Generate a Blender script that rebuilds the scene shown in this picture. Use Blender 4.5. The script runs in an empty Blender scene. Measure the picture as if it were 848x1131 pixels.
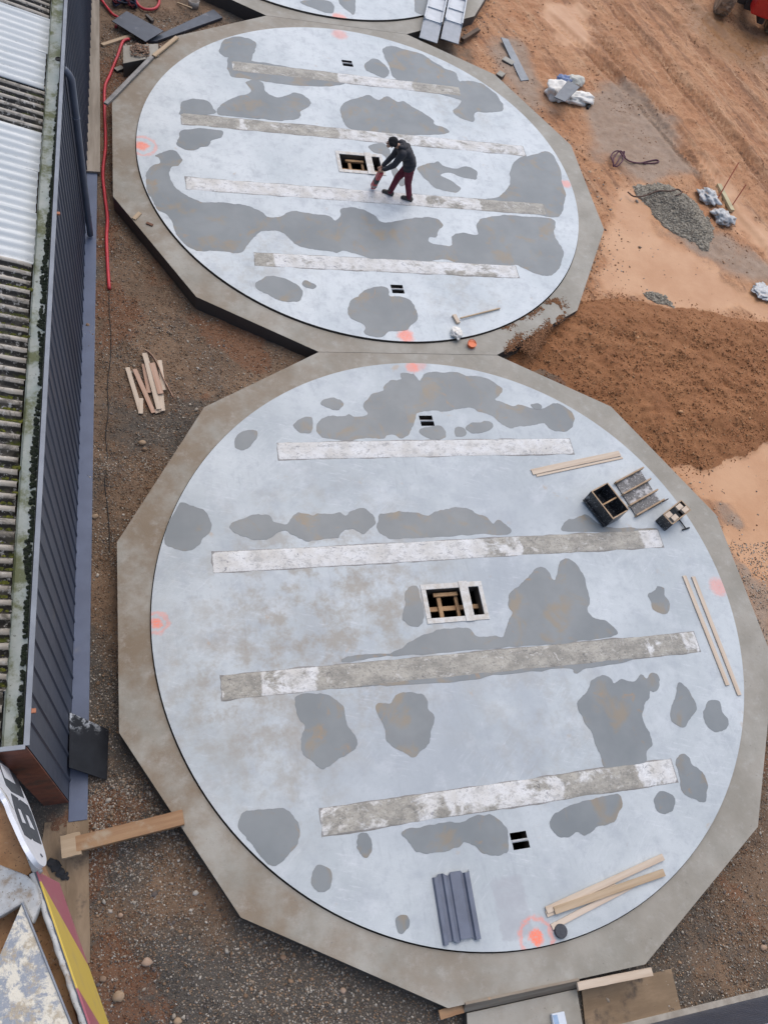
import bpy, bmesh, math, random
import numpy as np
from mathutils import Vector, Matrix, Euler
random.seed(7); rng = np.random.default_rng(11)
R_ = math.radians
scene = bpy.context.scene
COL = scene.collection

# ------------------------------------------------------------------ camera model (solved from the two circular slabs)
S = 12.5                                    # camera height above the slab tops, metres
FPX, PITCH, ROLL = 870.6, math.pi - 2.1175, 3.5849 - math.pi
C1 = np.array([.1647, .5276]); C2 = np.array([-.3131, 1.3065])
PITCHY = float(np.hypot(*(C2 - C1))) * S    # spacing of the slabs
U = (C2 - C1) / np.hypot(*(C2 - C1)); XA = np.array([U[1], -U[0]])
CAM = Vector((-(C1 @ XA) * S, -(C1 @ U) * S, S))
def w3(v):                                  # fit frame direction -> world
    return Vector((v[0]*XA[0] + v[1]*XA[1], v[0]*U[0] + v[1]*U[1], v[2]))
cp, sp = math.cos(PITCH), math.sin(PITCH); cr, sr = math.cos(ROLL), math.sin(ROLL)
RIGHT0, UP0, FWD = w3((1, 0, 0)), w3((0, sp, cp)), w3((0, cp, -sp))
def at(px, py, z=0.0):
    """where the line through a photo pixel meets the level z"""
    x = (px - 424) / FPX; y = -(py - 565.5) / FPX
    xr, yr = cr*x - sr*y, sr*x + cr*y
    d = RIGHT0*xr + UP0*yr + FWD
    t = (z - S) / d.z
    p = CAM + d*t
    return Vector((p.x, p.y, z))
def pts(l, z=0.0): return [at(a, b, z) for a, b in l]
cam = bpy.data.cameras.new('camera'); camo = bpy.data.objects.new('camera', cam); COL.objects.link(camo)
right = RIGHT0*cr + UP0*sr; up = UP0*cr - RIGHT0*sr
mw = Matrix((right, up, -FWD)).transposed().to_4x4(); mw.translation = CAM
camo.matrix_world = mw
cam.sensor_fit = 'AUTO'; cam.sensor_width = 36; cam.lens = 36 * FPX / 1131; cam.clip_end = 2000; cam.clip_start = .05
scene.camera = camo

# ------------------------------------------------------------------ light
world = bpy.data.worlds.new("World"); scene.world = world; world.use_nodes = True
wn = world.node_tree; bg = wn.nodes['Background']
sky = wn.nodes.new('ShaderNodeTexSky'); sky.sky_type = 'NISHITA'; sky.sun_disc = False
SUN_EL, SUN_AZ = 60, 30                      # azimuth measured from +Y towards +X
sky.sun_elevation = R_(SUN_EL); sky.sun_rotation = R_(SUN_AZ); sky.air_density = 1.0; sky.dust_density = 3.0; sky.ozone_density = 1.0
wn.links.new(sky.outputs[0], bg.inputs[0]); bg.inputs[1].default_value = .15
sun = bpy.data.lights.new('sun', 'SUN'); sun.energy = 1.3; sun.angle = R_(95); sun.color = (1, .97, .93)
suno = bpy.data.objects.new('sun', sun); COL.objects.link(suno)
sd = Vector((math.sin(R_(SUN_AZ))*math.cos(R_(SUN_EL)), math.cos(R_(SUN_AZ))*math.cos(R_(SUN_EL)), math.sin(R_(SUN_EL))))
suno.rotation_euler = sd.to_track_quat('Z', 'Y').to_euler()
suno.location = sd*40
vs = scene.view_settings; vs.view_transform = 'Standard'; vs.look = 'None'; vs.gamma = 1; vs.exposure = 0.2; vs.use_curve_mapping = False

# ------------------------------------------------------------------ material helper
class NT:
    def __init__(s, name):
        s.m = bpy.data.materials.new(name); s.m.use_nodes = True; s.t = s.m.node_tree
        s.p = s.t.nodes['Principled BSDF']; s.tc = s.n('ShaderNodeTexCoord'); s.obj = s.tc.outputs['Object']
    def n(s, k): return s.t.nodes.new(k)
    def l(s, a, b): s.t.links.new(a, b)
    def put(s, sock, v):
        if hasattr(v, 'is_linked') or isinstance(v, bpy.types.NodeSocket): s.l(v, sock)
        else:
            if sock.type == 'RGBA' and len(v) == 3: v = (*v, 1)
            sock.default_value = v
    def map(s, vec=None, scale=(1, 1, 1), loc=(0, 0, 0), rot=(0, 0, 0)):
        k = s.n('ShaderNodeMapping'); s.l(vec or s.obj, k.inputs[0]); k.inputs['Scale'].default_value = scale
        k.inputs['Location'].default_value = loc; k.inputs['Rotation'].default_value = rot; return k.outputs[0]
    def along(s, ang, sx, sy, loc=(0, 0, 0)):       # stretched along a direction: turn first, then scale
        return s.map(s.map(rot=(0, 0, ang)), scale=(sx, sy, 1), loc=loc)
    def noise(s, scale, detail=4, rough=.55, vec=None, dist=0.):
        k = s.n('ShaderNodeTexNoise'); s.l(vec or s.obj, k.inputs['Vector']); k.inputs['Scale'].default_value = scale
        k.inputs['Detail'].default_value = detail; k.inputs['Roughness'].default_value = rough; k.inputs['Distortion'].default_value = dist
        return k.outputs['Fac']
    def voro(s, scale, vec=None, out='Distance', feat='F1', rand=1):
        k = s.n('ShaderNodeTexVoronoi'); s.l(vec or s.obj, k.inputs['Vector']); k.inputs['Scale'].default_value = scale; k.feature = feat
        k.inputs['Randomness'].default_value = rand
        return k.outputs[out]
    def step(s, v, a, b, lo=0., hi=1.):
        k = s.n('ShaderNodeMapRange'); k.interpolation_type = 'SMOOTHSTEP'; s.l(v, k.inputs[0])
        for i, x in enumerate((a, b, lo, hi)): k.inputs[i+1].default_value = x
        return k.outputs[0]
    def mth(s, op, a, b=0., c=None):
        k = s.n('ShaderNodeMath'); k.operation = op; s.put(k.inputs[0], a); s.put(k.inputs[1], b)
        if c is not None: s.put(k.inputs[2], c)
        return k.outputs[0]
    def mul(s, a, b): return s.mth('MULTIPLY', a, b)
    def add(s, a, b): return s.mth('ADD', a, b)
    def mix(s, f, a, b, mode='MIX'):
        k = s.n('ShaderNodeMix'); k.data_type = 'RGBA'; k.blend_type = mode; s.put(k.inputs[0], f); s.put(k.inputs[6], a); s.put(k.inputs[7], b); return k.outputs[2]
    def xyz(s, vec=None):
        k = s.n('ShaderNodeSeparateXYZ'); s.l(vec or s.obj, k.inputs[0]); return k.outputs
    def attr(s, name):
        k = s.n('ShaderNodeAttribute'); k.attribute_name = name; return k.outputs
    def dist2(s, x, y):                        # distance in XY from a point
        o = s.xyz(); a = s.mth('SUBTRACT', o[0], x); b = s.mth('SUBTRACT', o[1], y)
        return s.mth('SQRT', s.add(s.mul(a, a), s.mul(b, b)))
    def bump(s, h, strength=.5, dist=.01, prev=None):
        k = s.n('ShaderNodeBump'); s.l(h, k.inputs['Height']); k.inputs['Strength'].default_value = strength; k.inputs['Distance'].default_value = dist
        if prev is not None: s.l(prev, k.inputs['Normal'])
        return k.outputs[0]
    def end(s, col, rough=.8, normal=None, metal=0., spec=.5, alpha=None):
        s.put(s.p.inputs['Base Color'], col); s.put(s.p.inputs['Roughness'], rough); s.put(s.p.inputs['Metallic'], metal)
        s.p.inputs['Specular IOR Level'].default_value = spec
        if normal is not None: s.l(normal, s.p.inputs['Normal'])
        if alpha is not None: s.l(alpha, s.p.inputs['Alpha'])
        return s.m
def simple(name, c1, c2=None, scale=6., rough=.7, metal=0., speck=None, bump=.25, bs=60, stretch=(1, 1, 1), dirt=None, dirt_lo=.55, dirt_hi=.7, spec=.5, bd=.006):
    t = NT(name); c2 = c2 or tuple(x*.75 for x in c1)
    v = t.map(scale=stretch)
    col = t.mix(t.step(t.noise(scale, 5, .6, v), .32, .68), c1, c2)
    if dirt: col = t.mix(t.step(t.noise(scale*.6+.7, 6, .65, t.map(loc=(3, 5, 1))), dirt_lo, dirt_hi), col, dirt)
    if speck: col = t.mix(t.step(t.noise(bs*2, 2, .5), .62, .7), col, speck)
    nb = t.bump(t.noise(bs, 4, .6, v), bump, bd)
    ro = t.add(t.mul(t.noise(scale*2, 3), .25), rough - .12)
    return t.end(col, ro, nb, metal, spec)

# ------------------------------------------------------------------ mesh helper
class MB:
    def __init__(s): s.v = []; s.f = []
    def poly(s, p): b = len(s.v); s.v += [tuple(x) for x in p]; s.f.append(tuple(range(b, b+len(p)))); return s
    def box(s, c, size, m=None):
        b = len(s.v); hx, hy, hz = (x/2 for x in size)
        for z in (-hz, hz):
            for x, y in ((-hx, -hy), (hx, -hy), (hx, hy), (-hx, hy)):
                p = Vector((x, y, z))
                if m is not None: p = m @ p
                s.v.append(tuple(Vector(c) + p))
        s.f += [tuple(b+i for i in q) for q in ((3, 2, 1, 0), (4, 5, 6, 7), (0, 1, 5, 4), (1, 2, 6, 5), (2, 3, 7, 6), (3, 0, 4, 7))]; return s
    def beam(s, p0, p1, w, h, roll=0.):
        p0, p1 = Vector(p0), Vector(p1); d = p1-p0
        return s.box((p0+p1)/2, (d.length, w, h), frame(d, roll))
    def prism(s, p, z0, z1):
        n = len(p); b = len(s.v); s.v += [(a[0], a[1], z0) for a in p] + [(a[0], a[1], z1) for a in p]
        ar = sum(p[i][0]*p[(i+1) % n][1]-p[(i+1) % n][0]*p[i][1] for i in range(n))
        o = range(n) if ar > 0 else range(n-1, -1, -1); o = list(o)
        s.f.append(tuple(b+n+i for i in o)); s.f.append(tuple(b+i for i in reversed(o)))
        for k in range(n):
            i, j = o[k], o[(k+1) % n]; s.f.append((b+i, b+j, b+n+j, b+n+i))
        return s
    def tube(s, path, r, n=8, cap=True):
        path = [Vector(p) for p in path]; b = len(s.v); L = len(path); rr = r if hasattr(r, '__len__') else [r]*L
        t0 = (path[1]-path[0]).normalized(); nx = t0.orthogonal().normalized()
        for i, p in enumerate(path):
            t = (path[min(i+1, L-1)]-path[max(i-1, 0)]).normalized(); nx = (nx - t*nx.dot(t)).normalized(); ny = t.cross(nx)
            for k in range(n):
                a = 2*math.pi*k/n; s.v.append(tuple(p + (nx*math.cos(a)+ny*math.sin(a))*rr[i]))
        for i in range(L-1):
            for k in range(n):
                s.f.append((b+i*n+k, b+i*n+(k+1) % n, b+(i+1)*n+(k+1) % n, b+(i+1)*n+k))
        if cap: s.f.append(tuple(b+k for k in reversed(range(n)))); s.f.append(tuple(b+(L-1)*n+k for k in range(n)))
        return s
    def lathe(s, prof, c, axis=(0, 0, 1), n=24):
        m = Vector(axis).to_track_quat('Z', 'Y').to_matrix(); b = len(s.v); L = len(prof)
        for r, z in prof:
            for k in range(n):
                a = 2*math.pi*k/n; s.v.append(tuple(Vector(c) + m @ Vector((r*math.cos(a), r*math.sin(a), z))))
        for i in range(L-1):
            for k in range(n): s.f.append((b+i*n+k, b+i*n+(k+1) % n, b+(i+1)*n+(k+1) % n, b+(i+1)*n+k))
        s.f.append(tuple(b+k for k in reversed(range(n)))); s.f.append(tuple(b+(L-1)*n+k for k in range(n))); return s
    def grid(s, P):                                # P[i][j] points
        b = len(s.v); n, m = len(P), len(P[0])
        for r in P: s.v += [tuple(x) for x in r]
        for i in range(n-1):
            for j in range(m-1): s.f.append((b+i*m+j, b+(i+1)*m+j, b+(i+1)*m+j+1, b+i*m+j+1))
        return s
    def ell(s, c, r, m=None, n=16):
        b = len(s.v); c = Vector(c); k = n//2
        for i in range(k+1):
            t = math.pi*i/k
            for j in range(n):
                a = 2*math.pi*j/n; p = Vector((r[0]*math.sin(t)*math.cos(a), r[1]*math.sin(t)*math.sin(a), r[2]*math.cos(t)))
                if i in (0, k): p = Vector((0.001*math.cos(a), .001*math.sin(a), r[2]*math.cos(t)))
                if m is not None: p = m @ p
                s.v.append(tuple(c+p))
        for i in range(k):
            for j in range(n): s.f.append((b+i*n+j, b+(i+1)*n+j, b+(i+1)*n+(j+1) % n, b+i*n+(j+1) % n))
        s.f.append(tuple(b+j for j in range(n))); s.f.append(tuple(b+k*n+j for j in reversed(range(n)))); return s
    def cap(s, a, b, ra, rb, n=14):
        a, b = Vector(a), Vector(b); d = (b-a); L = d.length; d.normalize(); path = []; rr = []
        for k in range(5): t = math.pi/2*(1-k/4.); path.append(a-d*ra*math.sin(t)); rr.append(max(ra*math.cos(t), .002))
        for k in range(1, 5): t = math.pi/2*k/4.; path.append(b+d*rb*math.sin(t)); rr.append(max(rb*math.cos(t), .002))
        path.insert(5, b); rr.insert(5, rb)
        return s.tube(path, rr, n)
    def build(s, name, mat, parent=None, bevel=0., smooth=False, loc=None, seg=2):
        me = bpy.data.meshes.new(name)
        if loc is None: loc = Vector(parent['o']) if parent is not None and 'o' in parent else Vector((0, 0, 0))
        loc = Vector(loc)
        me.from_pydata([tuple(Vector(v)-loc) for v in s.v], [], s.f); me.update()
        o = bpy.data.objects.new(name, me); COL.objects.link(o); me.materials.append(mat)
        if smooth: me.polygons.foreach_set('use_smooth', [True]*len(me.polygons))
        if parent is not None: o.parent = parent; o['o'] = loc
        else: o.location = loc; o['o'] = loc
        if bevel:
            b = o.modifiers.new('bevel', 'BEVEL'); b.width = bevel; b.segments = seg; b.limit_method = 'ANGLE'; b.angle_limit = R_(40)
        return o
def fuse(o, voxel=.012, it=4):
    """melt overlapping closed pieces into one continuous surface"""
    bm = bmesh.new(); bm.from_mesh(o.data); bmesh.ops.recalc_face_normals(bm, faces=bm.faces); bm.to_mesh(o.data); bm.free()
    r = o.modifiers.new('fuse', 'REMESH'); r.mode = 'VOXEL'; r.voxel_size = voxel; r.use_smooth_shade = True
    s = o.modifiers.new('smooth', 'SMOOTH'); s.factor = .5; s.iterations = it
    return o
def frame(d, roll=0.):
    d = Vector(d).normalized(); up_ = Vector((0, 0, 1)) if abs(d.z) < .95 else Vector((1, 0, 0))
    y = up_.cross(d).normalized(); z = d.cross(y)
    m = Matrix((d, y, z)).transposed()
    return m @ Matrix.Rotation(roll, 3, 'X') if roll else m
def tag(o, label=None, cat=None, group=None, kind=None):
    if label: o['label'] = label
    if cat: o['category'] = cat
    if group: o['group'] = group
    if kind: o['kind'] = kind
    return o
def root(name, loc, label, cat, group=None):
    o = bpy.data.objects.new(name, None); COL.objects.link(o); o.location = loc; o['o'] = Vector(loc); o.empty_display_size = .2
    return tag(o, label, cat, group)
def board(name, p0, p1, w, t, mat, label=None, cat=None, group=None, parent=None, roll=0., bevel=.003, warp=.0):
    """plank with its own local X along the grain; p0,p1 on its centre line"""
    p0, p1 = Vector(p0), Vector(p1); d = p1-p0; L = d.length; n = 7
    mb = MB(); P = []
    b = 0
    for i in range(n):
        x = -L/2 + L*i/(n-1); k = warp*math.cos(math.pi*(i/(n-1)-.5))*1.0; ja = random.uniform(-.02, .02)*w
        mb.v += [(x, -w/2+ja, -t/2+k), (x, w/2+ja, -t/2+k), (x, w/2+ja, t/2+k), (x, -w/2+ja, t/2+k)]
    for i in range(n-1):
        a = 4*i
        for k in range(4): mb.f.append((a+k, a+4+k, a+4+(k+1) % 4, a+(k+1) % 4))
    mb.f.append((0, 1, 2, 3)); a = 4*(n-1); mb.f.append((a+3, a+2, a+1, a))
    o = mb.build(name, mat, None, bevel)
    m = frame(d, roll).to_4x4(); m.translation = (p0+p1)/2
    bm = bmesh.new(); bm.from_mesh(o.data); bmesh.ops.recalc_face_normals(bm, faces=bm.faces); bm.to_mesh(o.data); bm.free()
    if parent is not None:
        m.translation -= Vector(parent['o']); o.parent = parent
        if 'o' in o: o['o'] = Vector(parent['o'])
    o.matrix_basis = m
    return tag(o, label, cat, group)
def spline(p, k=6, closed=True):
    p = [Vector(x) for x in p]; n = len(p); out = []
    for i in range(n if closed else n-1):
        a, b, c, d = (p[(i-1) % n], p[i], p[(i+1) % n], p[(i+2) % n]) if closed else (p[max(i-1, 0)], p[i], p[i+1], p[min(i+2, n-1)])
        for j in range(k):
            t = j/k
            out.append(.5*((2*b)+(c-a)*t+(2*a-5*b+4*c-d)*t*t+(3*b-a-3*c+d)*t**3))
    if not closed: out.append(p[-1])
    return out
def fill(loops, z, depth):
    """flat face bounded by loops (outer first, then holes) with walls going down"""
    bm = bmesh.new(); E = []
    for lp in loops:
        vs_ = [bm.verts.new((q[0], q[1], z)) for q in lp]
        E += [bm.edges.new((vs_[i], vs_[(i+1) % len(vs_)])) for i in range(len(vs_))]
    bmesh.ops.triangle_fill(bm, edges=E, use_beauty=True)
    for f in bm.faces:
        f.normal_update()
        if f.normal.z < 0: f.normal_flip()
    mb = MB(); bm.verts.index_update(); mb.v = [tuple(v.co) for v in bm.verts]; mb.f = [tuple(v.index for v in f.verts) for f in bm.faces]; bm.free()
    for li, lp in enumerate(loops):
        n = len(lp); b = len(mb.v); mb.v += [(q[0], q[1], z) for q in lp] + [(q[0], q[1], z-depth) for q in lp]
        ar = sum(lp[i][0]*lp[(i+1) % n][1]-lp[(i+1) % n][0]*lp[i][1] for i in range(n))
        for i in range(n):
            j = (i+1) % n; q = (b+i, b+n+i, b+n+j, b+j)
            mb.f.append(q if (ar > 0) == (li > 0) else tuple(reversed(q)))
    return mb
# numpy value noise
def vnoise(x, y, seed=0):
    xi = np.floor(x).astype(np.int64); yi = np.floor(y).astype(np.int64); fx = x-xi; fy = y-yi
    fx = fx*fx*(3-2*fx); fy = fy*fy*(3-2*fy)
    def h(a, b):
        n = (a*374761393 + b*668265263 + seed*982451653) & 0xFFFFFFFF
        n = ((n ^ (n >> 13))*1274126177) & 0xFFFFFFFF; n = n ^ (n >> 16)
        return (n & 0xFFFF)/65535.
    return (h(xi, yi)*(1-fx)+h(xi+1, yi)*fx)*(1-fy)+(h(xi, yi+1)*(1-fx)+h(xi+1, yi+1)*fx)*fy
def fbm(x, y, o=4, seed=0):
    r = 0.; a = .5
    for i in range(o): r = r + a*vnoise(x*2**i, y*2**i, seed+i*17); a *= .5
    return r/(1-.5**o)
def polydist(x, y, poly):
    """signed distance to polygon, positive inside"""
    d = np.full(x.shape, 1e9); ins = np.zeros(x.shape, bool); n = len(poly)
    for i in range(n):
        ax, ay = poly[i][0], poly[i][1]; bx, by = poly[(i+1) % n][0], poly[(i+1) % n][1]
        ex, ey = bx-ax, by-ay; t = np.clip(((x-ax)*ex+(y-ay)*ey)/(ex*ex+ey*ey+1e-12), 0, 1)
        d = np.minimum(d, np.hypot(x-ax-t*ex, y-ay-t*ey))
        if ay != by: ins ^= ((ay > y) != (by > y)) & (x < (bx-ax)*(y-ay)/(by-ay)+ax)
    return np.where(ins, d, -d)
def sstep(v, a, b):
    t = np.clip((v-a)/(b-a), 0, 1); return t*t*(3-2*t)
# ------------------------------------------------------------------ concrete slabs
RD, RV, STEP = 5.4225, 6.14, .045
SLABS = [0.0, PITCHY, 2*PITCHY]
LOHI = [((.393, .43, .443), (.52, .557, .566)), ((.485, .53, .545), (.605, .642, .65)), ((.485, .53, .545), (.605, .642, .65))]
def disc_mat(name, seed, dirt=(), patch=None, marks=()):
    t = NT(name); off = t.map(loc=(seed*7.3, seed*3.1, 0))
    col = t.mix(t.step(t.noise(.55, 5, .55, off), .3, .7), LOHI[seed][0], LOHI[seed][1])
    if seed == 0: col = t.mix(t.mul(t.step(t.noise(.42, 6, .62, t.map(loc=(2, 5, 1))), .42, .62), t.step(t.dist2(-.5, -.6), 4.8, 2.0, 0, .6)), col, (.33, .362, .395))   # broad damp smear
    col = t.mix(t.mul(t.step(t.noise(2.6, 7, .68, off), .46, .70), .55), col, (.345, .375, .405))
    col = t.mix(t.mul(t.step(t.noise(1.5, 6, .7, t.map(loc=(9+seed, 2, 0))), .5, .72), .35), col, (.62, .645, .665))
    z = t.mul(t.step(t.noise(7, 6, .72, off), .50, .74), .5)                # cloudy laitance film
    col = t.mix(z, col, (.335, .365, .39))
    for kk, (an, sc_) in enumerate(((.3, 5), (1.5, 4), (2.4, 6))):             # float and broom strokes
        sv = t.along(an, .22, 1.5, (seed+kk, 0, 0))
        col = t.mix(t.mul(t.step(t.noise(sc_*2.5, 5, .7, sv), .53, .68), t.step(t.noise(.8, 3, .5, t.map(loc=(kk*5, seed, 3))), .46, .60, 0, .38)), col, ((.64, .66, .68), (.31, .335, .355), (.60, .62, .64))[kk])
    col = t.mix(t.mul(t.step(t.noise(70, 3, .7), .5, .72), .4), col, (.34, .35, .36))   # sandy grain
    sc2 = t.mul(t.step(t.noise(48, 2, .5, t.along(.9, .25, 1)), .70, .76), t.step(t.noise(1.3, 4, .6, t.map(loc=(1, 1, seed))), .5, .65))
    col = t.mix(t.mul(sc2, .6), col, (.22, .21, .20))                          # boot scuffs
    for (x, y, r, k) in dirt:                                              # clay and cement dirt trodden on the slab
        m = t.mul(t.step(t.dist2(x, y), r, r*.15), t.step(t.noise(2.1, 7, .72, t.map(loc=(x, y, 1))), .44, .64))
        col = t.mix(t.mul(m, k), col, (.30, .265, .215))
    rust = t.mul(t.step(t.noise(2.2, 5, .65, t.map(loc=(seed+4, 8, 2))), .66, .76), .45)
    col = t.mix(rust, col, (.45, .30, .17))
    col = t.mix(t.step(t.noise(26, 3, .6), .74, .78), col, (.24, .21, .18))     # specks
    if patch:                                                              # rectangle left by a sheet that lay there
        x0, x1, y0, y1 = patch; o = t.xyz()
        jit = t.mul(t.mth('SUBTRACT', t.noise(14, 4), .5), .12)
        fx = t.mul(t.step(t.add(o[0], jit), x0-.02, x0+.04), t.step(t.add(o[0], jit), x1+.02, x1-.04)); fy = t.mul(t.step(t.add(o[1], jit), y0-.04, y0+.04), t.step(t.add(o[1], jit), y1+.04, y1-.04))
        col = t.mix(t.mul(t.mul(fx, fy), t.step(t.noise(6, 5, .6), .2, .7, .35, .8)), col, (.36, .37, .39))
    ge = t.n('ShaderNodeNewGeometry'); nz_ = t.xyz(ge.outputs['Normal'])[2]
    for (x, y, rb, rr, k) in marks:                                        # sprayed survey marks
        d = t.add(t.dist2(x, y), t.mul(t.mth('SUBTRACT', t.noise(9, 5, .65), .5), .20))
        blob = t.step(t.add(d, t.mul(t.mth('SUBTRACT', t.noise(45, 4, .7), .5), .12)), rb*1.15, rb*.55)
        ring = t.mul(t.step(d, rr-.05, rr-.01), t.step(d, rr+.06, rr+.01)) if rr else None
        m = t.mth('MAXIMUM', blob, t.mul(ring, .5)) if rr else blob
        col = t.mix(t.mul(t.mul(m, k), t.step(t.noise(40, 4), .25, .6, .45, 1)), col, (.95, .19, .08))
    col = t.mix(t.step(nz_, .6, .3), col, (.075, .062, .05))     # slab sides and hole walls coloured dark, shade put into the colour
    nb = t.bump(t.noise(140, 3, .6), .12, .003); nb = t.bump(t.noise(9, 5, .6), .18, .01, nb)
    ro = t.add(t.mul(t.noise(3, 4), .3), .42)
    return t.end(col, ro, nb, spec=.4)
def ring_mat(name, brown):
    t = NT(name); o = t.xyz()
    col = t.mix(t.step(t.noise(1.1, 6, .62), .3, .7), (.255, .24, .20), (.345, .325, .28))
    side = t.step(o[0], 2.0, -5.5)                                            # clay film washed over the yard-side half
    m = t.mul(t.add(t.mul(side, .75), .15), t.step(t.noise(.9, 6, .65, t.map(loc=(4, 1, 0))), .34, .60))
    col = t.mix(t.mul(m, brown), col, (.20, .145, .09))
    col = t.mix(t.mul(t.step(t.noise(5, 6, .7), .5, .75), .4), col, (.42, .405, .37))
    col = t.mix(t.step(t.noise(17, 4, .65), .66, .72), col, (.19, .17, .145))
    col = t.mix(t.step(t.noise(60, 2, .5), .7, .75), col, (.24, .22, .19))
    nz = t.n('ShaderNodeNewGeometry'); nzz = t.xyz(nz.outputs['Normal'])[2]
    col = t.mix(t.step(nzz, .6, .3), col, (.07, .062, .055))                   # upright faces in a darker concrete colour than the top
    nb = t.bump(t.noise(70, 4, .6), .3, .006); nb = t.bump(t.noise(4, 4, .6), .3, .03, nb)
    return t.end(col, t.add(t.mul(t.noise(2, 4), .3), .5), nb)
def strip_mat():
    t = NT('rough plaster strip'); w = t.attr('wet')['Fac']; e = t.attr('edge')['Fac']; sd_ = t.attr('seed')['Fac']
    sv = t.map(scale=(.8, 1.1, 1)); n1 = t.noise(6, 8, .76, sv, .3); n2 = t.noise(34, 5, .7)
    col = t.mix(t.step(t.noise(3, 5), .3, .7), (.70, .70, .69), (.56, .54, .50))
    col = t.mix(t.mul(t.step(n1, .53, .60), .75), col, (.43, .42, .40)); col = t.mix(t.mul(t.step(t.noise(11, 8, .78, t.map(sv, loc=(3, 1, 2)), 1.2), .57, .62), .85), col, (.24, .24, .25))
    col = t.mix(t.mul(t.step(n2, .57, .64), .55), col, (.33, .33, .34))
    wm = t.step(t.add(w, t.mul(t.mth('SUBTRACT', t.noise(2.2, 8, .72, sv, .4), .5), 1.9)), .40, .62)
    wet = t.mix(t.step(t.noise(3, 7, .72, t.map(sv, loc=(3, 3, 0))), .35, .65), (.235, .222, .19), (.40, .375, .32)); wet = t.mix(t.step(t.noise(4, 8, .75, t.map(sv, loc=(9, 3, 0)), .8), .56, .64), wet, (.52, .50, .46))
    wet = t.mix(t.mul(t.step(t.noise(12, 8, .8, sv, 1.0), .55, .62), t.step(t.noise(1.4, 4, .6), .42, .58)), wet, (.115, .11, .105)); wet = t.mix(t.mul(t.step(t.noise(27, 6, .75), .54, .61), .6), wet, (.14, .135, .13)); wet = t.mix(t.mul(t.step(t.noise(19, 6, .75, t.map(loc=(6, 6, 6))), .60, .66), .6), wet, (.58, .57, .54))
    col = t.mix(wm, col, wet)
    col = t.mix(t.mul(t.step(t.add(e, t.mul(t.mth('SUBTRACT', t.noise(30, 3), .5), .03)), .022, .006), .8), col, (.17, .16, .15))
    nb = t.bump(n2, .6, .012); nb = t.bump(n1, .5, .02, nb)
    return t.end(col, t.step(w, .2, .8, .75, .5), nb)
M_STRIP = strip_mat()
M_RING = [ring_mat('footing concrete near', 1.0), ring_mat('footing concrete middle', .8), ring_mat('footing concrete far', .5)]
M_PLASTERWOOD = simple('mortar smeared board', (.62, .61, .58), (.50, .46, .40), 9, .7, speck=(.33, .32, .31), bs=30, bump=.5)
M_TIMBER = simple('raw formwork timber', (.40, .25, .125), (.28, .16, .075), 5, .7, stretch=(1, 1, 1), bump=.3)
M_DARKPIT = simple('rough pit concrete', (.12, .11, .10), (.08, .07, .06), 3, .9)
STRIPS = [(3.31, 3.07, .20), (1.10, 4.40, .205), (-1.07, 4.40, .21), (-3.26, 3.08, .205)]
WET = [
 [[], [(1.3, 3.95, .8), (.4, 1.3, .45), (-1.8, -1.4, .35), (-2.2, .3, .18)], [(-4.4, -3.75, .95), (-3.75, -2.9, .45), (-2.9, -1.75, .8), (-1.75, 3.3, .95), (3.3, 4.1, .75), (4.1, 4.4, .4)], [(-3.1, -1.0, .62), (-1, .9, .42), (.9, 2.4, .75), (2.4, 3.1, .3)]],
 [[(-3.1, -.3, .85), (-.3, 1.7, .3), (1.7, 3.1, .8)], [(-4.4, -3.0, .85), (-3, -.6, .68), (-.6, 2.4, .42), (2.4, 4.4, .35)], [(-4.4, 1.2, .2), (1.2, 2.6, .5), (2.6, 4.4, .85)], [(-3.1, -2.65, .9), (-2.65, 1.2, .3), (1.2, 2.6, .5)]],
 [[], [], [(-4.4, 4.4, .5)], []]]
VENTS = [3.97, -3.95]
def rect(x0, x1, y0, y1): return [(x0, y0), (x1, y0), (x1, y1), (x0, y1)]
def clip_poly(p, axis_y, keep_below):
    out = []
    for i in range(len(p)):
        a, b = p[i], p[(i+1) % len(p)]
        ia = (a[1] <= axis_y) == keep_below or a[1] == axis_y; ib = (b[1] <= axis_y) == keep_below or b[1] == axis_y
        if ia: out.append(a)
        if ia != ib:
            t = (axis_y-a[1])/(b[1]-a[1]); out.append((a[0]+(b[0]-a[0])*t, axis_y))
    return out
SLAB_LABEL = ['nearest round pale concrete tank slab with four plaster strips and a square hatch',
              'middle round concrete tank slab with the bent worker standing on it',
              'farthest round concrete tank slab, cut off by the top of the picture']
near_marks = []
def loc_of(px, py, k): p = at(px, py); return p.x, p.y-SLABS[k]
for (px, py, rb, rr, k_) in ((173, 688, .10, .17, .75), (455, 406, .16, 0, .55), (793, 648, .22, 0, .42), (592, 1035, .13, .25, .9), (462, 402, .2, 0, .3)):
    near_marks.append((*loc_of(px, py, 0), rb, rr, k_))
mid_marks = [(*loc_of(px, py, 1), rb, rr, k_) for (px, py, rb, rr, k_) in ((157, 161, .17, .3, .8), (448, 371, .2, 0, .7), (375, 38, .24, 0, .4), (625, 203, .16, 0, .5), (500, 379, .1, 0, .5))]
far_marks = [(*loc_of(375, 20, 2), .25, 0, .6)]
p0 = at(541, 972); p1 = at(577, 972); p2 = at(541, 1043)
DISC_M = [disc_mat('slab concrete near', 0, [(-2.6, .1, 3.4, .75), (-4.0, -1.2, 2.2, .7), (-1.2, .3, 1.7, .6), (-3.6, -2.4, 1.6, .5), (1, -2.2, 2.4, .3)], (p0.x, p1.x, p2.y, p0.y), near_marks),
          disc_mat('slab concrete middle', 1, [(-3, -3.2, 2, .35), (3, 3, 2, .3), (1.5, -4, 1.6, .3)], None, mid_marks), disc_mat('slab concrete far', 2, [], None, far_marks)]
slab_roots = []
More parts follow.
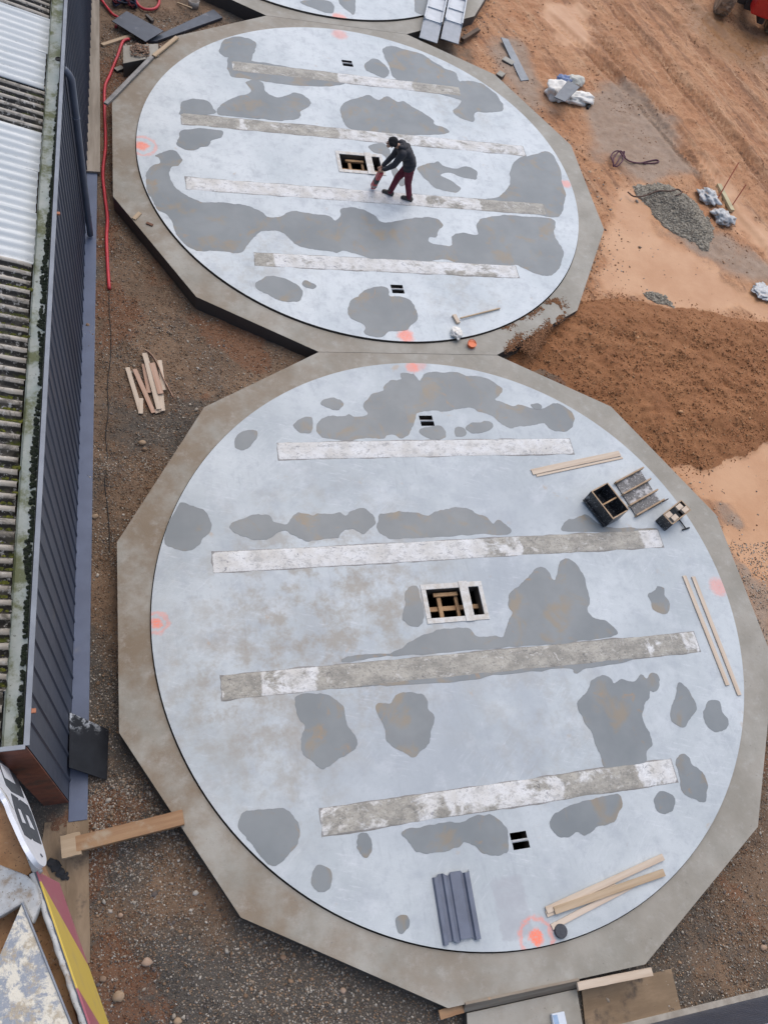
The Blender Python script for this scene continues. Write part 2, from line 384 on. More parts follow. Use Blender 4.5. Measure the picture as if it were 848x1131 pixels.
for k, y0 in enumerate(SLABS):
    r = root('concrete_tank_slab', (0, y0, 0), SLAB_LABEL[k], 'tank slab', 'round concrete tank slabs'); slab_roots.append(r); O = Vector((0, y0, 0))
    circ = [(RD*math.cos(a), RD*math.sin(a)) for a in np.linspace(0, 2*math.pi, 181)[:-1]]
    holes = [rect(-.72, .28, -.2, .34)]
    for vy in VENTS: holes += [rect(-.14, .14, vy+.02, vy+.125), rect(-.13, .15, vy-.125, vy-.02)]
    sh = lambda L: [(a, b+y0) for a, b in L]
    fill([sh(circ)]+[sh(h) for h in holes], 0, .24).build('slab_top', DISC_M[k], r)
    poly = [(RV*math.cos(R_(15+30*i)), RV*math.sin(R_(15+30*i))) for i in range(12)]
    if k < 2: poly = clip_poly(poly, PITCHY/2-.004, True)
    if k > 0: poly = clip_poly(poly, -PITCHY/2+.004, False)
    inner = [((RD+.02)*math.cos(a), (RD+.02)*math.sin(a)) for a in np.linspace(0, 2*math.pi, 181)[:-1]]
    fill([sh(poly), sh(inner)], -STEP, 1.2).build('footing_ring', M_RING[k], r, .012)
    for si, (sy, hx, hw) in enumerate(STRIPS):
        nx, ny = int(hx*30), 9; mb = MB(); P = []; X = np.linspace(-hx, hx, nx); Y = np.linspace(sy-hw, sy+hw, ny)
        XX, YY = np.meshgrid(X, Y, indexing='ij')
        H = .010+.016*(fbm(XX*6+k*31, YY*6+si*9, 4, 3)-.5)
        XX[0, :] += .05*(fbm(YY[0]*9, YY[0]*0+k+si, 2, 5)-.5); YY[:, 0] += .055*(fbm(X*3, X*0+si+k*3, 4, 6)-.5); YY[:, -1] += .055*(fbm(X*3, X*0+si+7+k*3, 4, 6)-.5)
        H[0, :] = H[-1, :] = .001; H[:, 0] = H[:, -1] = .001
        for i in range(nx): P.append([(XX[i, j], YY[i, j]+y0, H[i, j]) for j in range(ny)])
        mb.grid(P); o = mb.build('plaster_strip', M_STRIP, r, 0, True)
        wet = np.zeros(nx); 
        for a, b, w in WET[k][si]:
            wet = np.maximum(wet, w*sstep(X, a-.12, a+.12)*(1-sstep(X, b-.12, b+.12)))
        A = np.repeat(wet, ny); Ed = np.minimum(np.minimum(XX+hx, hx-XX), np.minimum(YY-sy+hw, sy+hw-YY)).ravel()
        o.data.attributes.new('wet', 'FLOAT', 'POINT').data.foreach_set('value', A.astype(np.float32))
        o.data.attributes.new('edge', 'FLOAT', 'POINT').data.foreach_set('value', Ed.astype(np.float32))
    fr = MB(); zt = .014
    for (x0, x1, a, b) in ((-.81, .36, .34, .44), (-.81, .36, -.30, -.2), (-.81, -.72, -.199, .339), (.28, .36, -.199, .339)):
        fr.box(((x0+x1)/2, y0+(a+b)/2, zt/2-.05), (x1-x0, b-a, zt+.1))
    # the frame sits in the opening edge: keep only what is proud of the slab
    fr = MB()
    for (x0, x1, a, b) in ((-.81, .36, .342, .44), (-.81, .36, -.30, -.202), (-.81, -.722, -.2, .34), (.282, .36, -.2, .34)):
        fr.box(((x0+x1)/2, y0+(a+b)/2, zt/2+.001), (x1-x0, b-a, zt))
    fr.build('hatch_frame', M_PLASTERWOOD, r, .004)
    MB().beam((-.005, y0-.31, .022), (-.005, y0+.455, .022), .17, .015).build('hatch_plank', M_PLASTERWOOD, r, .003)
    for (a, b, w) in (((-.46, -.2, -.16), (-.46, .28, -.16), .075), ((-.72, .03, -.20), (.28, .03, -.20), .085), ((-.56, .27, -.12), (-.1, .27, -.12), .07), ((-.13, -.2, -.17), (-.13, .25, -.17), .06)):
        MB().beam((a[0], a[1]+y0, a[2]), (b[0], b[1]+y0, b[2]), w, .045).build('hatch_timber', M_TIMBER, r, .004)
    for vy in VENTS:
        vf = MB()
        vf.box((0.005, y0+vy, -.05), (.27, .022, .13)); vf.build('vent_bar', simple('vent concrete bar', (.45, .45, .45), (.3, .3, .3)), r, .003)

# ------------------------------------------------------------------ rain water lying on the slabs
def water_mat():
    t = NT('rain water on concrete'); g = t.n('ShaderNodeNewGeometry'); P = g.outputs['Position']
    col = t.mix(t.step(t.noise(.8, 4, .6, P), .3, .7), (.155, .176, .186), (.203, .222, .228))
    col = t.mix(t.mul(t.step(t.noise(3, 5, .6, P), .5, .8), .4), col, (.165, .17, .18))
    col = t.mix(t.mul(t.step(t.noise(1.7, 5, .62, P, .5), .52, .68), .6), col, (.26, .195, .115))
    col = t.mix(t.mul(t.step(t.noise(2.6, 6, .7, t.map(P, loc=(5, 2, 0)), 1.0), .60, .73), .6), col, (.32, .20, .095))
    col = t.mix(t.step(t.noise(30, 2, .5, P), .74, .78), col, (.15, .14, .13))
    return t.end(col, t.add(t.mul(t.noise(2, 3, .5, P), .12), .30), None, spec=.4)
M_WATER = water_mat()
def q(x0, y0, s, L): return [(x0+a/s, y0+b/s) for a, b in L]
c4 = lambda *L: q(140, 390, 2.65, L); c5 = lambda *L: q(420, 390, 2.65, L); c6 = lambda *L: q(140, 600, 2.65, L); c7 = lambda *L: q(420, 600, 2.65, L)
c8 = lambda *L: q(380, 800, 2.65, L); d2 = lambda *L: q(628, 700, 3.855, L); d7 = lambda *L: q(200, 911, 3.855, L)
b1 = lambda *L: q(100, 0, 2.65, L); b2 = lambda *L: q(100, 200, 2.65, L); b3 = lambda *L: q(380, 200, 2.65, L); e7 = lambda *L: q(400, 0, 3.855, L); e8 = lambda *L: q(340, 130, 5.3, L)
PUD = [
 c4((155,440),(185,445),(205,452),(235,465),(247,490),(245,520),(222,545),(215,565),(180,577),(150,575),(118,563),(112,545),(120,505),(138,470)),
 c4((380,225),(382,240),(365,265),(345,282),(320,278),(317,255),(330,235),(355,222)),
 c4((487,208),(510,188),(540,187),(545,205),(540,232),(515,235),(495,225)),
 c4((570,150),(578,137),(605,130),(628,138),(633,155),(615,168),(590,160)),
 c4((300,510),(312,492),(345,482),(375,472),(420,476),(432,497),(465,500),(480,480),(500,465),(525,470),(545,478),(560,468),(600,472),(625,465),(640,475),(655,465),(690,453),(715,470),(727,495),(715,515),(690,530),(660,515),(630,525),(618,542),(580,540),(555,550),(535,552),(515,545),(490,530),(465,520),(440,530),(405,545),(375,546),(345,538),(320,528)),
 c4((555,220),(562,200),(590,185),(640,182),(650,178),(665,187),(690,185),(705,175),(695,155),(715,125),(750,110),(752,95),(775,80),(800,75),(802,60),(835,58))+c5((100,60),(115,80),(128,60),(165,55),(225,58),(255,68),(300,70),(345,95),(355,110),(335,135),(360,145),(385,155),(410,150),(440,158),(470,165),(490,155),(520,147),(555,170),(567,190),(560,215),(540,230),(510,225),(490,215),(480,203),(455,207),(430,212),(395,217),(370,215),(345,200),(320,180),(290,170),(260,160),(220,165),(190,172),(150,170),(110,172),(98,195),(97,215),(85,240),(60,250),(40,240),(20,242),(10,250))+c4((730,250),(690,248),(640,255),(590,250),(565,240)),
 c5((112,222),(120,238),(150,252),(185,250),(192,235),(180,215),(165,212),(130,215)),
 c5((215,225),(225,215),(245,220),(250,235),(240,245),(220,245)),
 c5((250,220),(262,205),(285,205),(310,197),(330,205),(325,222),(300,232),(270,235)),
 c5((440,150),(460,148),(472,158),(460,165),(445,160)),
 c5((-7,490),(0,470),(40,465),(70,462),(110,470),(140,477),(160,463),(200,457),(240,452),(265,458),(280,470),(310,482),(330,500),(345,490),(370,505),(382,522),(360,532),(300,530),(200,535),(100,540),(40,545),(10,535),(-8,515)),
 c5((533,505),(545,490),(570,482),(600,470),(640,500),(690,510),(800,512),(790,520),(660,524),(540,522)),
 c7((65,215),(72,180),(68,155),(80,130),(100,122),(112,130),(120,170),(126,210),(115,240),(90,240),(70,228)),
 c7((360,272),(372,230),(388,205),(372,180),(378,145),(405,125),(430,100),(455,75),(480,72),(500,95),(510,105),(518,80),(530,50),(548,44),(575,60),(595,95),(605,130),(613,160),(605,195),(625,220),(660,230),(685,245),(682,270),(560,290),(400,303),(200,318),(0,335),(-100,345),(-102,338),(-52,325),(28,318),(80,295),(125,270),(155,262),(170,250),(210,247),(260,252),(285,270),(330,270)),
 c7((-60,420),(0,405),(150,392),(300,375),(440,362),(600,350),(740,335),(700,350),(610,365),(570,378),(540,365),(330,388),(200,407),(0,417)),
 c7((782,150),(800,140),(808,125),(830,130),(832,150),(845,170),(843,195),(830,205),(800,195),(790,170)),
 c7((-14,480),(0,465),(30,465),(45,442),(80,437),(120,440),(135,460),(142,485),(160,510),(150,545),(145,580),(120,610),(95,628),(60,610),(20,580),(15,545),(0,515)),
 c6((490,460),(500,445),(545,440),(570,438),(600,450),(630,475),(640,510),(650,540),(672,575),(668,600),(645,618),(620,630),(590,655),(570,658),(545,640),(515,620),(508,590),(512,560),(520,540),(505,510),(498,490)),
 d2((40,310),(55,270),(75,245),(95,205),(120,185),(150,178),(175,195),(190,212),(220,200),(250,198),(275,200),(300,170),(320,175),(330,190),(345,170),(370,170),(388,195),(382,235),(360,248),(345,245),(340,275),(325,290),(315,325),(310,360),(325,395),(345,425),(353,470),(330,495),(328,548),(240,562),(160,572),(140,530),(120,490),(100,425),(65,380)),
 d2((430,320),(440,290),(455,250),(460,215),(475,205),(500,225),(520,260),(540,300),(540,335),(520,360),(505,375),(495,395),(470,392),(435,370)),
 d2((575,330),(590,290),(615,282),(640,290),(655,330),(675,365),(670,395),(655,415),(620,418),(590,395),(575,360)),
 d2((455,545),(470,525),(490,517),(510,530),(520,555),(550,575),(578,605),(585,650),(575,710),(545,705),(515,695),(480,670),(470,620),(465,580)),
 d2((362,715),(380,685),(405,677),(440,690),(452,715),(440,750),(410,768),(380,760)),
 c8((602,285),(615,265),(640,250),(660,240),(720,217),(780,205),(805,210),(812,240),(800,270),(780,290),(740,300),(710,322),(680,320),(650,333),(620,325),(605,305)),
 c8((170,318),(200,303),(300,285),(345,285),(380,269),(420,265),(445,275),(465,290),(480,310),(480,340),(476,375),(455,380),(420,380),(390,365),(355,345),(340,355),(310,370),(270,375),(250,382),(215,375),(195,355),(185,335)),
 c8((40,345),(50,325),(65,320),(78,345),(80,370),(65,388),(45,378)),
 c8((150,575),(165,562),(185,562),(192,580),(185,605),(160,610)),
 [(264,911),(270,898),(285,894),(310,893),(325,902),(332,915),(331,930),(320,945),(303,957),(290,948),(277,932),(267,920)],
 d7((555,240),(560,200),(580,178),(605,175),(635,190),(645,225),(638,265),(610,290),(580,285),(560,265)),
 d7((745,90),(755,50),(775,40),(800,55),(810,90),(800,130),(780,137),(760,115)),
 # middle slab
 b1((376,145),(392,118),(425,108),(465,113),(485,132),(480,155),(462,182),(410,185),(405,170),(390,165)),
 b1((405,168),(480,179),(600,199),(700,222),(748,240),(690,253),(560,245),(450,229),(408,219)),
 b1((262,325),(270,298),(300,288),(340,295),(360,315),(366,332),(310,336),(262,335)),
 b1((370,332),(385,305),(420,285),(460,275),(470,260),(455,240),(480,233),(505,243),(512,265),(540,283),(575,280),(600,272),(625,280),(643,300),(635,315),(615,325),(612,345),(560,352),(480,345),(400,338)),
 b1((265,382),(300,377),(345,377),(386,382),(384,400),(358,412),(347,428),(325,431),(300,440),(270,435),(252,420),(258,400)),
 b1((165,510),(180,485),(205,477),(200,462),(190,455),(215,443),(245,440),(270,465),(258,482),(235,490),(235,520),(250,545),(270,565))+b2((300,50),(330,60),(380,60),(420,65),(470,75),(500,90),(520,105),(550,105),(575,90),(600,88),(640,95),(690,98),(715,115),(730,100),(735,82))+b3((20,78),(60,86),(90,100),(110,120),(150,118),(200,108),(240,105),(270,110),(288,130),(275,150),(270,165),(250,165),(255,180),(310,190),(318,160),(345,150),(390,155),(385,125),(420,105),(470,100),(530,103),(610,112),(615,150),(625,180),(640,205),(635,240),(610,275),(570,275),(520,255),(500,245),(440,255),(390,250),(330,240),(290,230),(240,238),(180,230),(100,235),(40,215),(0,203))+b2((720,210),(700,205),(650,200),(610,190),(580,165),(550,147),(510,145),(490,155),(460,185),(450,205),(420,212),(380,205),(320,205),(295,195),(270,180),(250,150),(235,110),(210,90),(200,85),(190,70),(172,40),(164,0)),
 b3((400,56),(450,44),(480,15),(495,-55),(560,-80),(600,-85),(630,-40),(640,10),(648,40),(640,80),(622,105),(560,98),(440,74)),
 e7((0,410),(30,405),(70,425),(110,412),(150,435),(180,430),(220,460),(260,480),(300,510),(310,530),(360,550),(350,568),(200,575),(0,570),(-50,548),(-75,530),(-90,490),(-90,450),(-60,430)),
 e7((85,220),(95,200),(130,195),(180,210),(250,230),(300,260),(350,290),(395,310),(412,345),(440,342),(490,350),(540,375),(580,415),(600,465),(570,475),(520,478),(480,480),(472,515),(430,505),(390,480),(395,460),(420,440),(412,424),(330,400),(250,380),(200,370),(150,340),(125,320),(115,280)),
 e7((10,275),(30,255),(60,250),(95,275),(115,300),(110,325),(85,330),(50,315),(20,300)),
 [(461,186),(470,181),(480,180),(484,179),(490,183),(503,186),(515,184),(527,190),(525,198),(516,197),(505,194),(494,190),(487,194),(498,200),(509,207),(506,212),(495,211),(480,207),(470,198)],
 e8((355,175),(370,155),(420,148),(460,160),(480,200),(475,230),(500,270),(555,340),(575,385),(540,400),(500,340),(480,290),(440,218),(390,205)),
 b2((480,305),(495,290),(515,280),(560,282),(600,300),(620,325),(610,350),(585,355),(550,350),(525,335),(495,320)),
 b2((618,300),(632,290),(662,305),(655,315),(630,312)),
 b3((10,375),(20,350),(40,340),(60,318),(100,310),(126,314),(133,336),(166,337),(190,345),(205,365),(215,400),(200,420),(180,435),(130,440),(110,457),(85,455),(60,445),(60,420),(20,400)),
 # far slab
 b1((615,5),(640,0),(690,0),(715,20),(705,40),(670,30),(630,15)), b1((725,0),(770,-5),(775,20),(770,42),(750,30)),
 e7((222,30),(235,-20),(300,-30),(290,30),(270,66),(250,62),(228,50)),
]
for i, poly in enumerate(PUD):
    z = .0022+(i % 5)*.0006
    P = spline([at(a, b, z) for a, b in poly], 8)
    n = len(P); c = sum((p for p in P), Vector())/n
    out = []
    for j, p in enumerate(P):
        a, b = P[j-1], P[(j+1) % n]; d = (b-a); nrm = Vector((d.y, -d.x, 0)).normalized() if d.length > 1e-6 else Vector()
        k = float(fbm(np.array([p.x*5.]), np.array([p.y*5.+i]), 3, 9)[0])-.5
        k2 = float(fbm(np.array([p.x*17.]), np.array([p.y*17.+i]), 2, 19)[0])-.5
        out.append(p+nrm*(k*.075+k2*.022))
    tag(fill([[(p.x, p.y) for p in out]], z, z-.0006).build('puddle', M_WATER, None, 0, False, loc=(0, 0, 0)), kind='structure')
# ------------------------------------------------------------------ ground: one sheet out to the horizon
def px_poly(L, z=-.3): return [tuple(at(a, b, z))[:2] for a, b in L]
def ztop(k): return -.4
MOUND = px_poly([(560,397),(580,375),(600,352),(625,335),(660,325),(700,330),(745,340),(790,345),(825,352),(848,355),(960,365),(960,480),(848,486),(820,497),(795,508),(760,515),(738,519),(712,500),(690,475),(660,445),(620,415)], -.2)
CLAY = [px_poly(L, -.25) for L in (
 [(668,262),(690,215),(712,208),(735,255),(762,288),(790,300),(815,318),(848,335),(848,352),(800,347),(745,340),(690,332),(668,318)],
 [(757,520),(795,508),(830,495),(900,480),(900,600),(830,592),(800,560),(775,545)],
 [(795,575),(825,580),(848,610),(848,650),(825,640),(805,610)],
 [(745,150),(775,175),(800,205),(848,262),(880,300),(880,330),(848,292),(815,245),(780,200)],
 [(590,0),(640,0),(660,30),(640,60),(615,45)], [(700,300),(740,290),(770,300),(760,345),(700,345)])]
MUDWET = px_poly([(745,-20),(790,20),(850,45),(860,90),(800,70),(760,30)], -.25)
GREY = [px_poly(L, -.25) for L in ([(640,100),(690,90),(740,130),(770,190),(700,200),(650,170)], [(735,255),(770,280),(840,330),(860,300),(800,260)], [(545,40),(580,50),(610,120),(590,140),(560,100)], [(785,545),(830,560),(848,640),(848,720),(815,640)])]
xs = np.concatenate([-7-np.geomspace(.08, 400, 40)[::-1], np.arange(-7, 18, .05), 18+np.geomspace(.08, 400, 40)])
ys = np.concatenate([-8.5-np.geomspace(.08, 400, 40)[::-1], np.arange(-8.5, 26, .05), 26+np.geomspace(.08, 400, 40)])
GX, GY = np.meshgrid(xs, ys, indexing='ij'); sh_ = GX.shape; gx, gy = GX.ravel(), GY.ravel()
fine = (gx > -7.2) & (gx < 18.2) & (gy > -8.7) & (gy < 26.2)
east = sstep(gx, 1.5, 6)
gz = -.40+.16*east*sstep(gy, -4, 0)
n1, n2, n3 = fbm(gx*.5, gy*.5, 4, 1)-.5, fbm(gx*2.2, gy*2.2, 4, 2)-.5, fbm(gx*8, gy*8, 3, 3)-.5
gz = gz+np.where(fine, .10*n1+.05*n2+.035*n3, 0)
dm = np.where(fine, polydist(gx, gy, MOUND), -9.)+(fbm(gx*1.6, gy*1.6, 4, 21)-.5)*.45
mound = sstep(dm, -.12, .12)
hm = sstep(dm, -.15, .9)
gz = gz+hm*(.17+.10*n1+.09*n2+.06*n3)+.05*hm*(fbm(gx*14, gy*14, 3, 8)-.5)
dc = np.full(gx.shape, -9.)
for L in CLAY: dc = np.maximum(dc, polydist(gx, gy, L))
dc = np.where(fine, dc, -9.)
clay = sstep(dc+(fbm(gx*1.3, gy*1.3, 5, 31)-.5)*1.3, -.30, .28)*(1-mound)
gz = np.where(fine, gz*(1-clay*.95)+clay*.95*(-.262), gz)
dg = np.full(gx.shape, -9.)
for L in GREY: dg = np.maximum(dg, polydist(gx, gy, L))
grey = np.where(fine, sstep(dg+(fbm(gx*1.1, gy*1.1, 5, 41)-.5)*1.1, -.2, .35), 0)*(1-mound)*(1-clay)
wet = np.where(fine, sstep(polydist(gx, gy, MUDWET)+(fbm(gx, gy, 4, 55)-.5)*.7, -.3, .4), 0)
# wheel ruts of the yard, running from top left to bottom right of the picture
def rut_coords(a, b):
    A, B = at(*a, -.25), at(*b, -.25); d = (B-A).normalized()
    s = (gx-A.x)*d.x+(gy-A.y)*d.y; o = -(gx-A.x)*d.y+(gy-A.y)*d.x
    return s, o, (B-A).length
trk = np.zeros(gx.shape)
for (a, b, wd, tread) in (((690,90),(848,290),.28,1), ((628,0),(795,210),.3,1), ((735,60),(870,235),.26,1), ((660,-10),(850,205),.3,1), ((700,-10),(870,150),.28,0), ((742,-10),(880,120),.3,0), ((600,10),(700,110),.25,1), ((655,60),(760,180),.3,1)):
    s, o, L = rut_coords(a, b); o = o+.35*(fbm(s*.35, s*0+3, 3, 61)-.5)
    m = np.exp(-(o/wd)**4)*sstep(s, -.3, .6)*(1-sstep(s, L-.6, L+.3))*(fine)
    lug = np.sin((s+np.abs(o)*1.3)*2*math.pi/.20)*.5*tread
    gz = gz-m*(.055-.085*lug*sstep(fbm(s*.8, o*2, 3, 5), .4, .6))+.05*np.exp(-((np.abs(o)-wd*1.25)/.10)**2)*m.clip(0, 1)+.035*np.exp(-((np.abs(o)-wd*1.3)/.09)**2)*sstep(s, -.3, .6)*(1-sstep(s, L-.6, L+.3))*fine*(n3+.6)
    trk = np.maximum(trk, m*(1-.5*np.clip(lug, 0, 1)))
gz = gz+.09*np.where(fine & (gx > 5) & (gy > 8), fbm(gx*5, gy*5, 5, 71)-.5, 0)*(1-clay)*(1-.6*grey)
# wet clay oozes up along the slab edges on the east side
gravelly = 1-np.maximum(east*sstep(gy, -2.5, -.5), np.maximum(sstep(gx, 4.2, 5.4)*0, 0))
# damp grey and red clay zones of the gravelly side
def zones(x, y):
    zd = np.clip(.25+.6*sstep(-y, -1.5, 2.5)*(1-.75*sstep(x, 0, 2.5))+1.9*(fbm(x*.75+4, y*.75, 5, 401)-.5), 0, 1)
    zr = sstep(fbm(x*.62, y*.62+9, 5, 402)+.03*sstep(y, -1, 4), .54, .70)
    return zd, zr
zdk, zrd = zones(gx, gy)
# under the slabs the ground drops away into the tanks
for y0 in SLABS:
    ap = np.full(gx.shape, -9.)
    for i in range(12): ap = np.maximum(ap, gx*math.cos(R_(30*i))+(gy-y0)*math.sin(R_(30*i)))
    gz = np.where(ap < 5.93-.14, -1.1, gz); gz = np.where(np.hypot(gx, gy-y0) < 5.2, -3., gz)
    if y0 > 0 or True:
        edge = (ap >= 5.79) & (ap < 6.15)
        gz = np.where(edge & (mound > .5), np.minimum(gz, -.06+.05*n3), gz)
        gz = np.where((ap >= 5.79) & (ap < 5.96), np.minimum(gz, -.07), gz)
me = bpy.data.meshes.new('ground'); nx_, ny_ = sh_
idx = np.arange(nx_*ny_).reshape(sh_); F = np.stack([idx[:-1, :-1], idx[1:, :-1], idx[1:, 1:], idx[:-1, 1:]], -1).reshape(-1, 4)
me.vertices.add(nx_*ny_); me.vertices.foreach_set('co', np.stack([gx, gy, gz], 1).astype(np.float32).ravel())
me.loops.add(F.size); me.loops.foreach_set('vertex_index', F.astype(np.int32).ravel())
me.polygons.add(len(F)); me.polygons.foreach_set('loop_start', np.arange(0, F.size, 4, dtype=np.int32)); me.polygons.foreach_set('loop_total', np.full(len(F), 4, np.int32))
me.update(); me.validate(); me.polygons.foreach_set('use_smooth', np.ones(len(F), bool))
for nm, a in (('clay', clay), ('mound', mound), ('grey', grey), ('gravelly', gravelly), ('wet', wet), ('track', trk), ('damp', zdk), ('red', zrd)):
    me.attributes.new(nm, 'FLOAT', 'POINT').data.foreach_set('value', a.astype(np.float32))
_a, _b = at(690, 90, -.25), at(848, 290, -.25); TRK_ANG = -math.atan2(_b.y-_a.y, _b.x-_a.x)
def ground_mat():
    t = NT('site ground'); A = lambda n: t.attr(n)['Fac']
    # trafficked clay of the yard
    yard = t.mix(t.step(t.noise(.8, 6, .65), .3, .7), (.40, .185, .085), (.48, .26, .135))
    yard = t.mix(t.mul(t.step(t.noise(4.5, 6, .7, None, .6), .5, .72), .7), yard, (.25, .10, .04))
    yard = t.mix(t.mul(t.step(t.noise(1.7, 6, .7, t.map(loc=(7, 7, 0))), .5, .7), .5), yard, (.50, .30, .18))
    yard = t.mix(t.mul(A('track'), t.step(t.noise(7, 6, .7), .38, .62, .15, .65)), yard, (.27, .13, .066))
    tv = t.along(TRK_ANG, .35, 3.0)                  # smeared along the wheel tracks
    yard = t.mix(t.mul(t.step(t.noise(1.1, 6, .7, tv), .50, .62), .6), yard, (.19, .092, .05))
    yard = t.mix(t.mul(t.step(t.noise(1.6, 6, .7, t.map(tv, loc=(4, 8, 0))), .52, .66), .6), yard, (.54, .33, .19))
    yard = t.mix(t.mul(t.step(t.noise(16, 5, .75), .52, .66), .55), yard, (.17, .085, .045))
    g = t.mix(t.step(t.noise(3, 6, .7), .3, .7), (.30, .205, .14), (.36, .265, .195))
    yard = t.mix(A('grey'), yard, g)
    yard = t.mix(t.mul(A('wet'), .7), yard, (.30, .15, .06))
    # gravelly trodden earth of the left and lower side
    gr = t.mix(t.step(t.noise(1.3, 6, .65), .34, .66), (.13, .085, .054), (.21, .135, .083))
    gr = t.mix(t.step(t.add(A('damp'), t.mul(t.mth('SUBTRACT', t.noise(5, 6, .7), .5), .6)), .3, .75), gr, (.085, .073, .06))
    gr = t.mix(t.mul(t.step(t.add(A('red'), t.mul(t.mth('SUBTRACT', t.noise(6, 6, .7), .5), .7)), .35, .75), .7), gr, (.185, .083, .04))
    gr = t.mix(t.step(t.noise(38, 4, .7), .57, .64), gr, (.23, .18, .13)); gr = t.mix(t.mul(t.step(t.voro(30), .22, .12), t.step(t.noise(2.2, 5, .7), .42, .6)), gr, (.30, .26, .21))
    gr = t.mix(t.step(t.noise(55, 3, .7, t.map(loc=(3, 1, 0))), .62, .68), gr, (.045, .036, .03))
    k = t.step(t.add(A('gravelly'), t.mul(t.mth('SUBTRACT', t.noise(1.2, 6, .7), .5), .9)), .36, .62)
    col = t.mix(k, yard, gr)
    # slurry
    cl = t.mix(t.step(t.noise(1.0, 5, .6), .3, .7), (.45, .225, .105), (.53, .295, .155))
    cl = t.mix(t.step(t.noise(9, 5, .7), .68, .74), cl, (.33, .16, .08))
    col = t.mix(t.step(t.add(A('clay'), t.mul(t.mth('SUBTRACT', t.noise(6, 6, .75), .5), 1.0)), .25, .75), col, cl)
    mo = t.mix(t.step(t.noise(1.5, 6, .7), .3, .7), (.23, .092, .033), (.31, .138, .055))
    mo = t.mix(t.step(t.noise(24, 5, .7), .58, .68), mo, (.40, .205, .095))
    mo = t.mix(t.step(t.noise(30, 4, .7, t.map(loc=(2, 2, 5))), .6, .7), mo, (.15, .063, .027))
    mm = t.step(t.add(A('mound'), t.mul(t.mth('SUBTRACT', t.noise(9, 5, .75), .5), .8)), .38, .58)
    col = t.mix(mm, col, mo)
    nb = t.bump(t.noise(60, 5, .7), .55, .02); nb = t.bump(t.noise(13, 5, .7), .5, .05, nb)
    sm = t.mul(A('clay'), t.mth('SUBTRACT', 1, mm))
    ro = t.mix(sm, (.8, .8, .8), (.42, .42, .42)); ro = t.mix(t.mul(A('wet'), .8), ro, (.25, .25, .25))
    nn = t.n('ShaderNodeMix'); nn.data_type = 'VECTOR'; t.l(t.mul(sm, .85), nn.inputs[0]); t.l(nb, nn.inputs[4])
    ge = t.n('ShaderNodeNewGeometry'); t.l(ge.outputs['Normal'], nn.inputs[5])
    return t.end(col, ro, nn.outputs[1], spec=.35)
me.materials.append(ground_mat())
go = bpy.data.objects.new('ground', me); COL.objects.link(go); tag(go, kind='structure')
ZG = gz.reshape(sh_)
def gheight(x, y):
    i = np.clip(np.searchsorted(xs, x), 1, len(xs)-1); j = np.clip(np.searchsorted(ys, y), 1, len(ys)-1)
    return ZG[i, j]
def gh(x, y): return float(gheight(np.array([x]), np.array([y]))[0])
def atg(px, py, dz=0.):
    """pixel to a point on the ground relief"""
    z = -.35
    for _ in range(4):
        p = at(px, py, z); z = gh(p.x, p.y)
        if z < -.9: z = -.4
    return at(px, py, z+dz)
def inside_slab(x, y, m=0.):
    r = np.zeros(np.shape(x), bool)
    for y0 in SLABS:
        ap = np.full(np.shape(x), -9.)
        for i in range(12): ap = np.maximum(ap, x*math.cos(R_(30*i))+(y-y0)*math.sin(R_(30*i)))
        r |= ap < 5.93+m
    return r
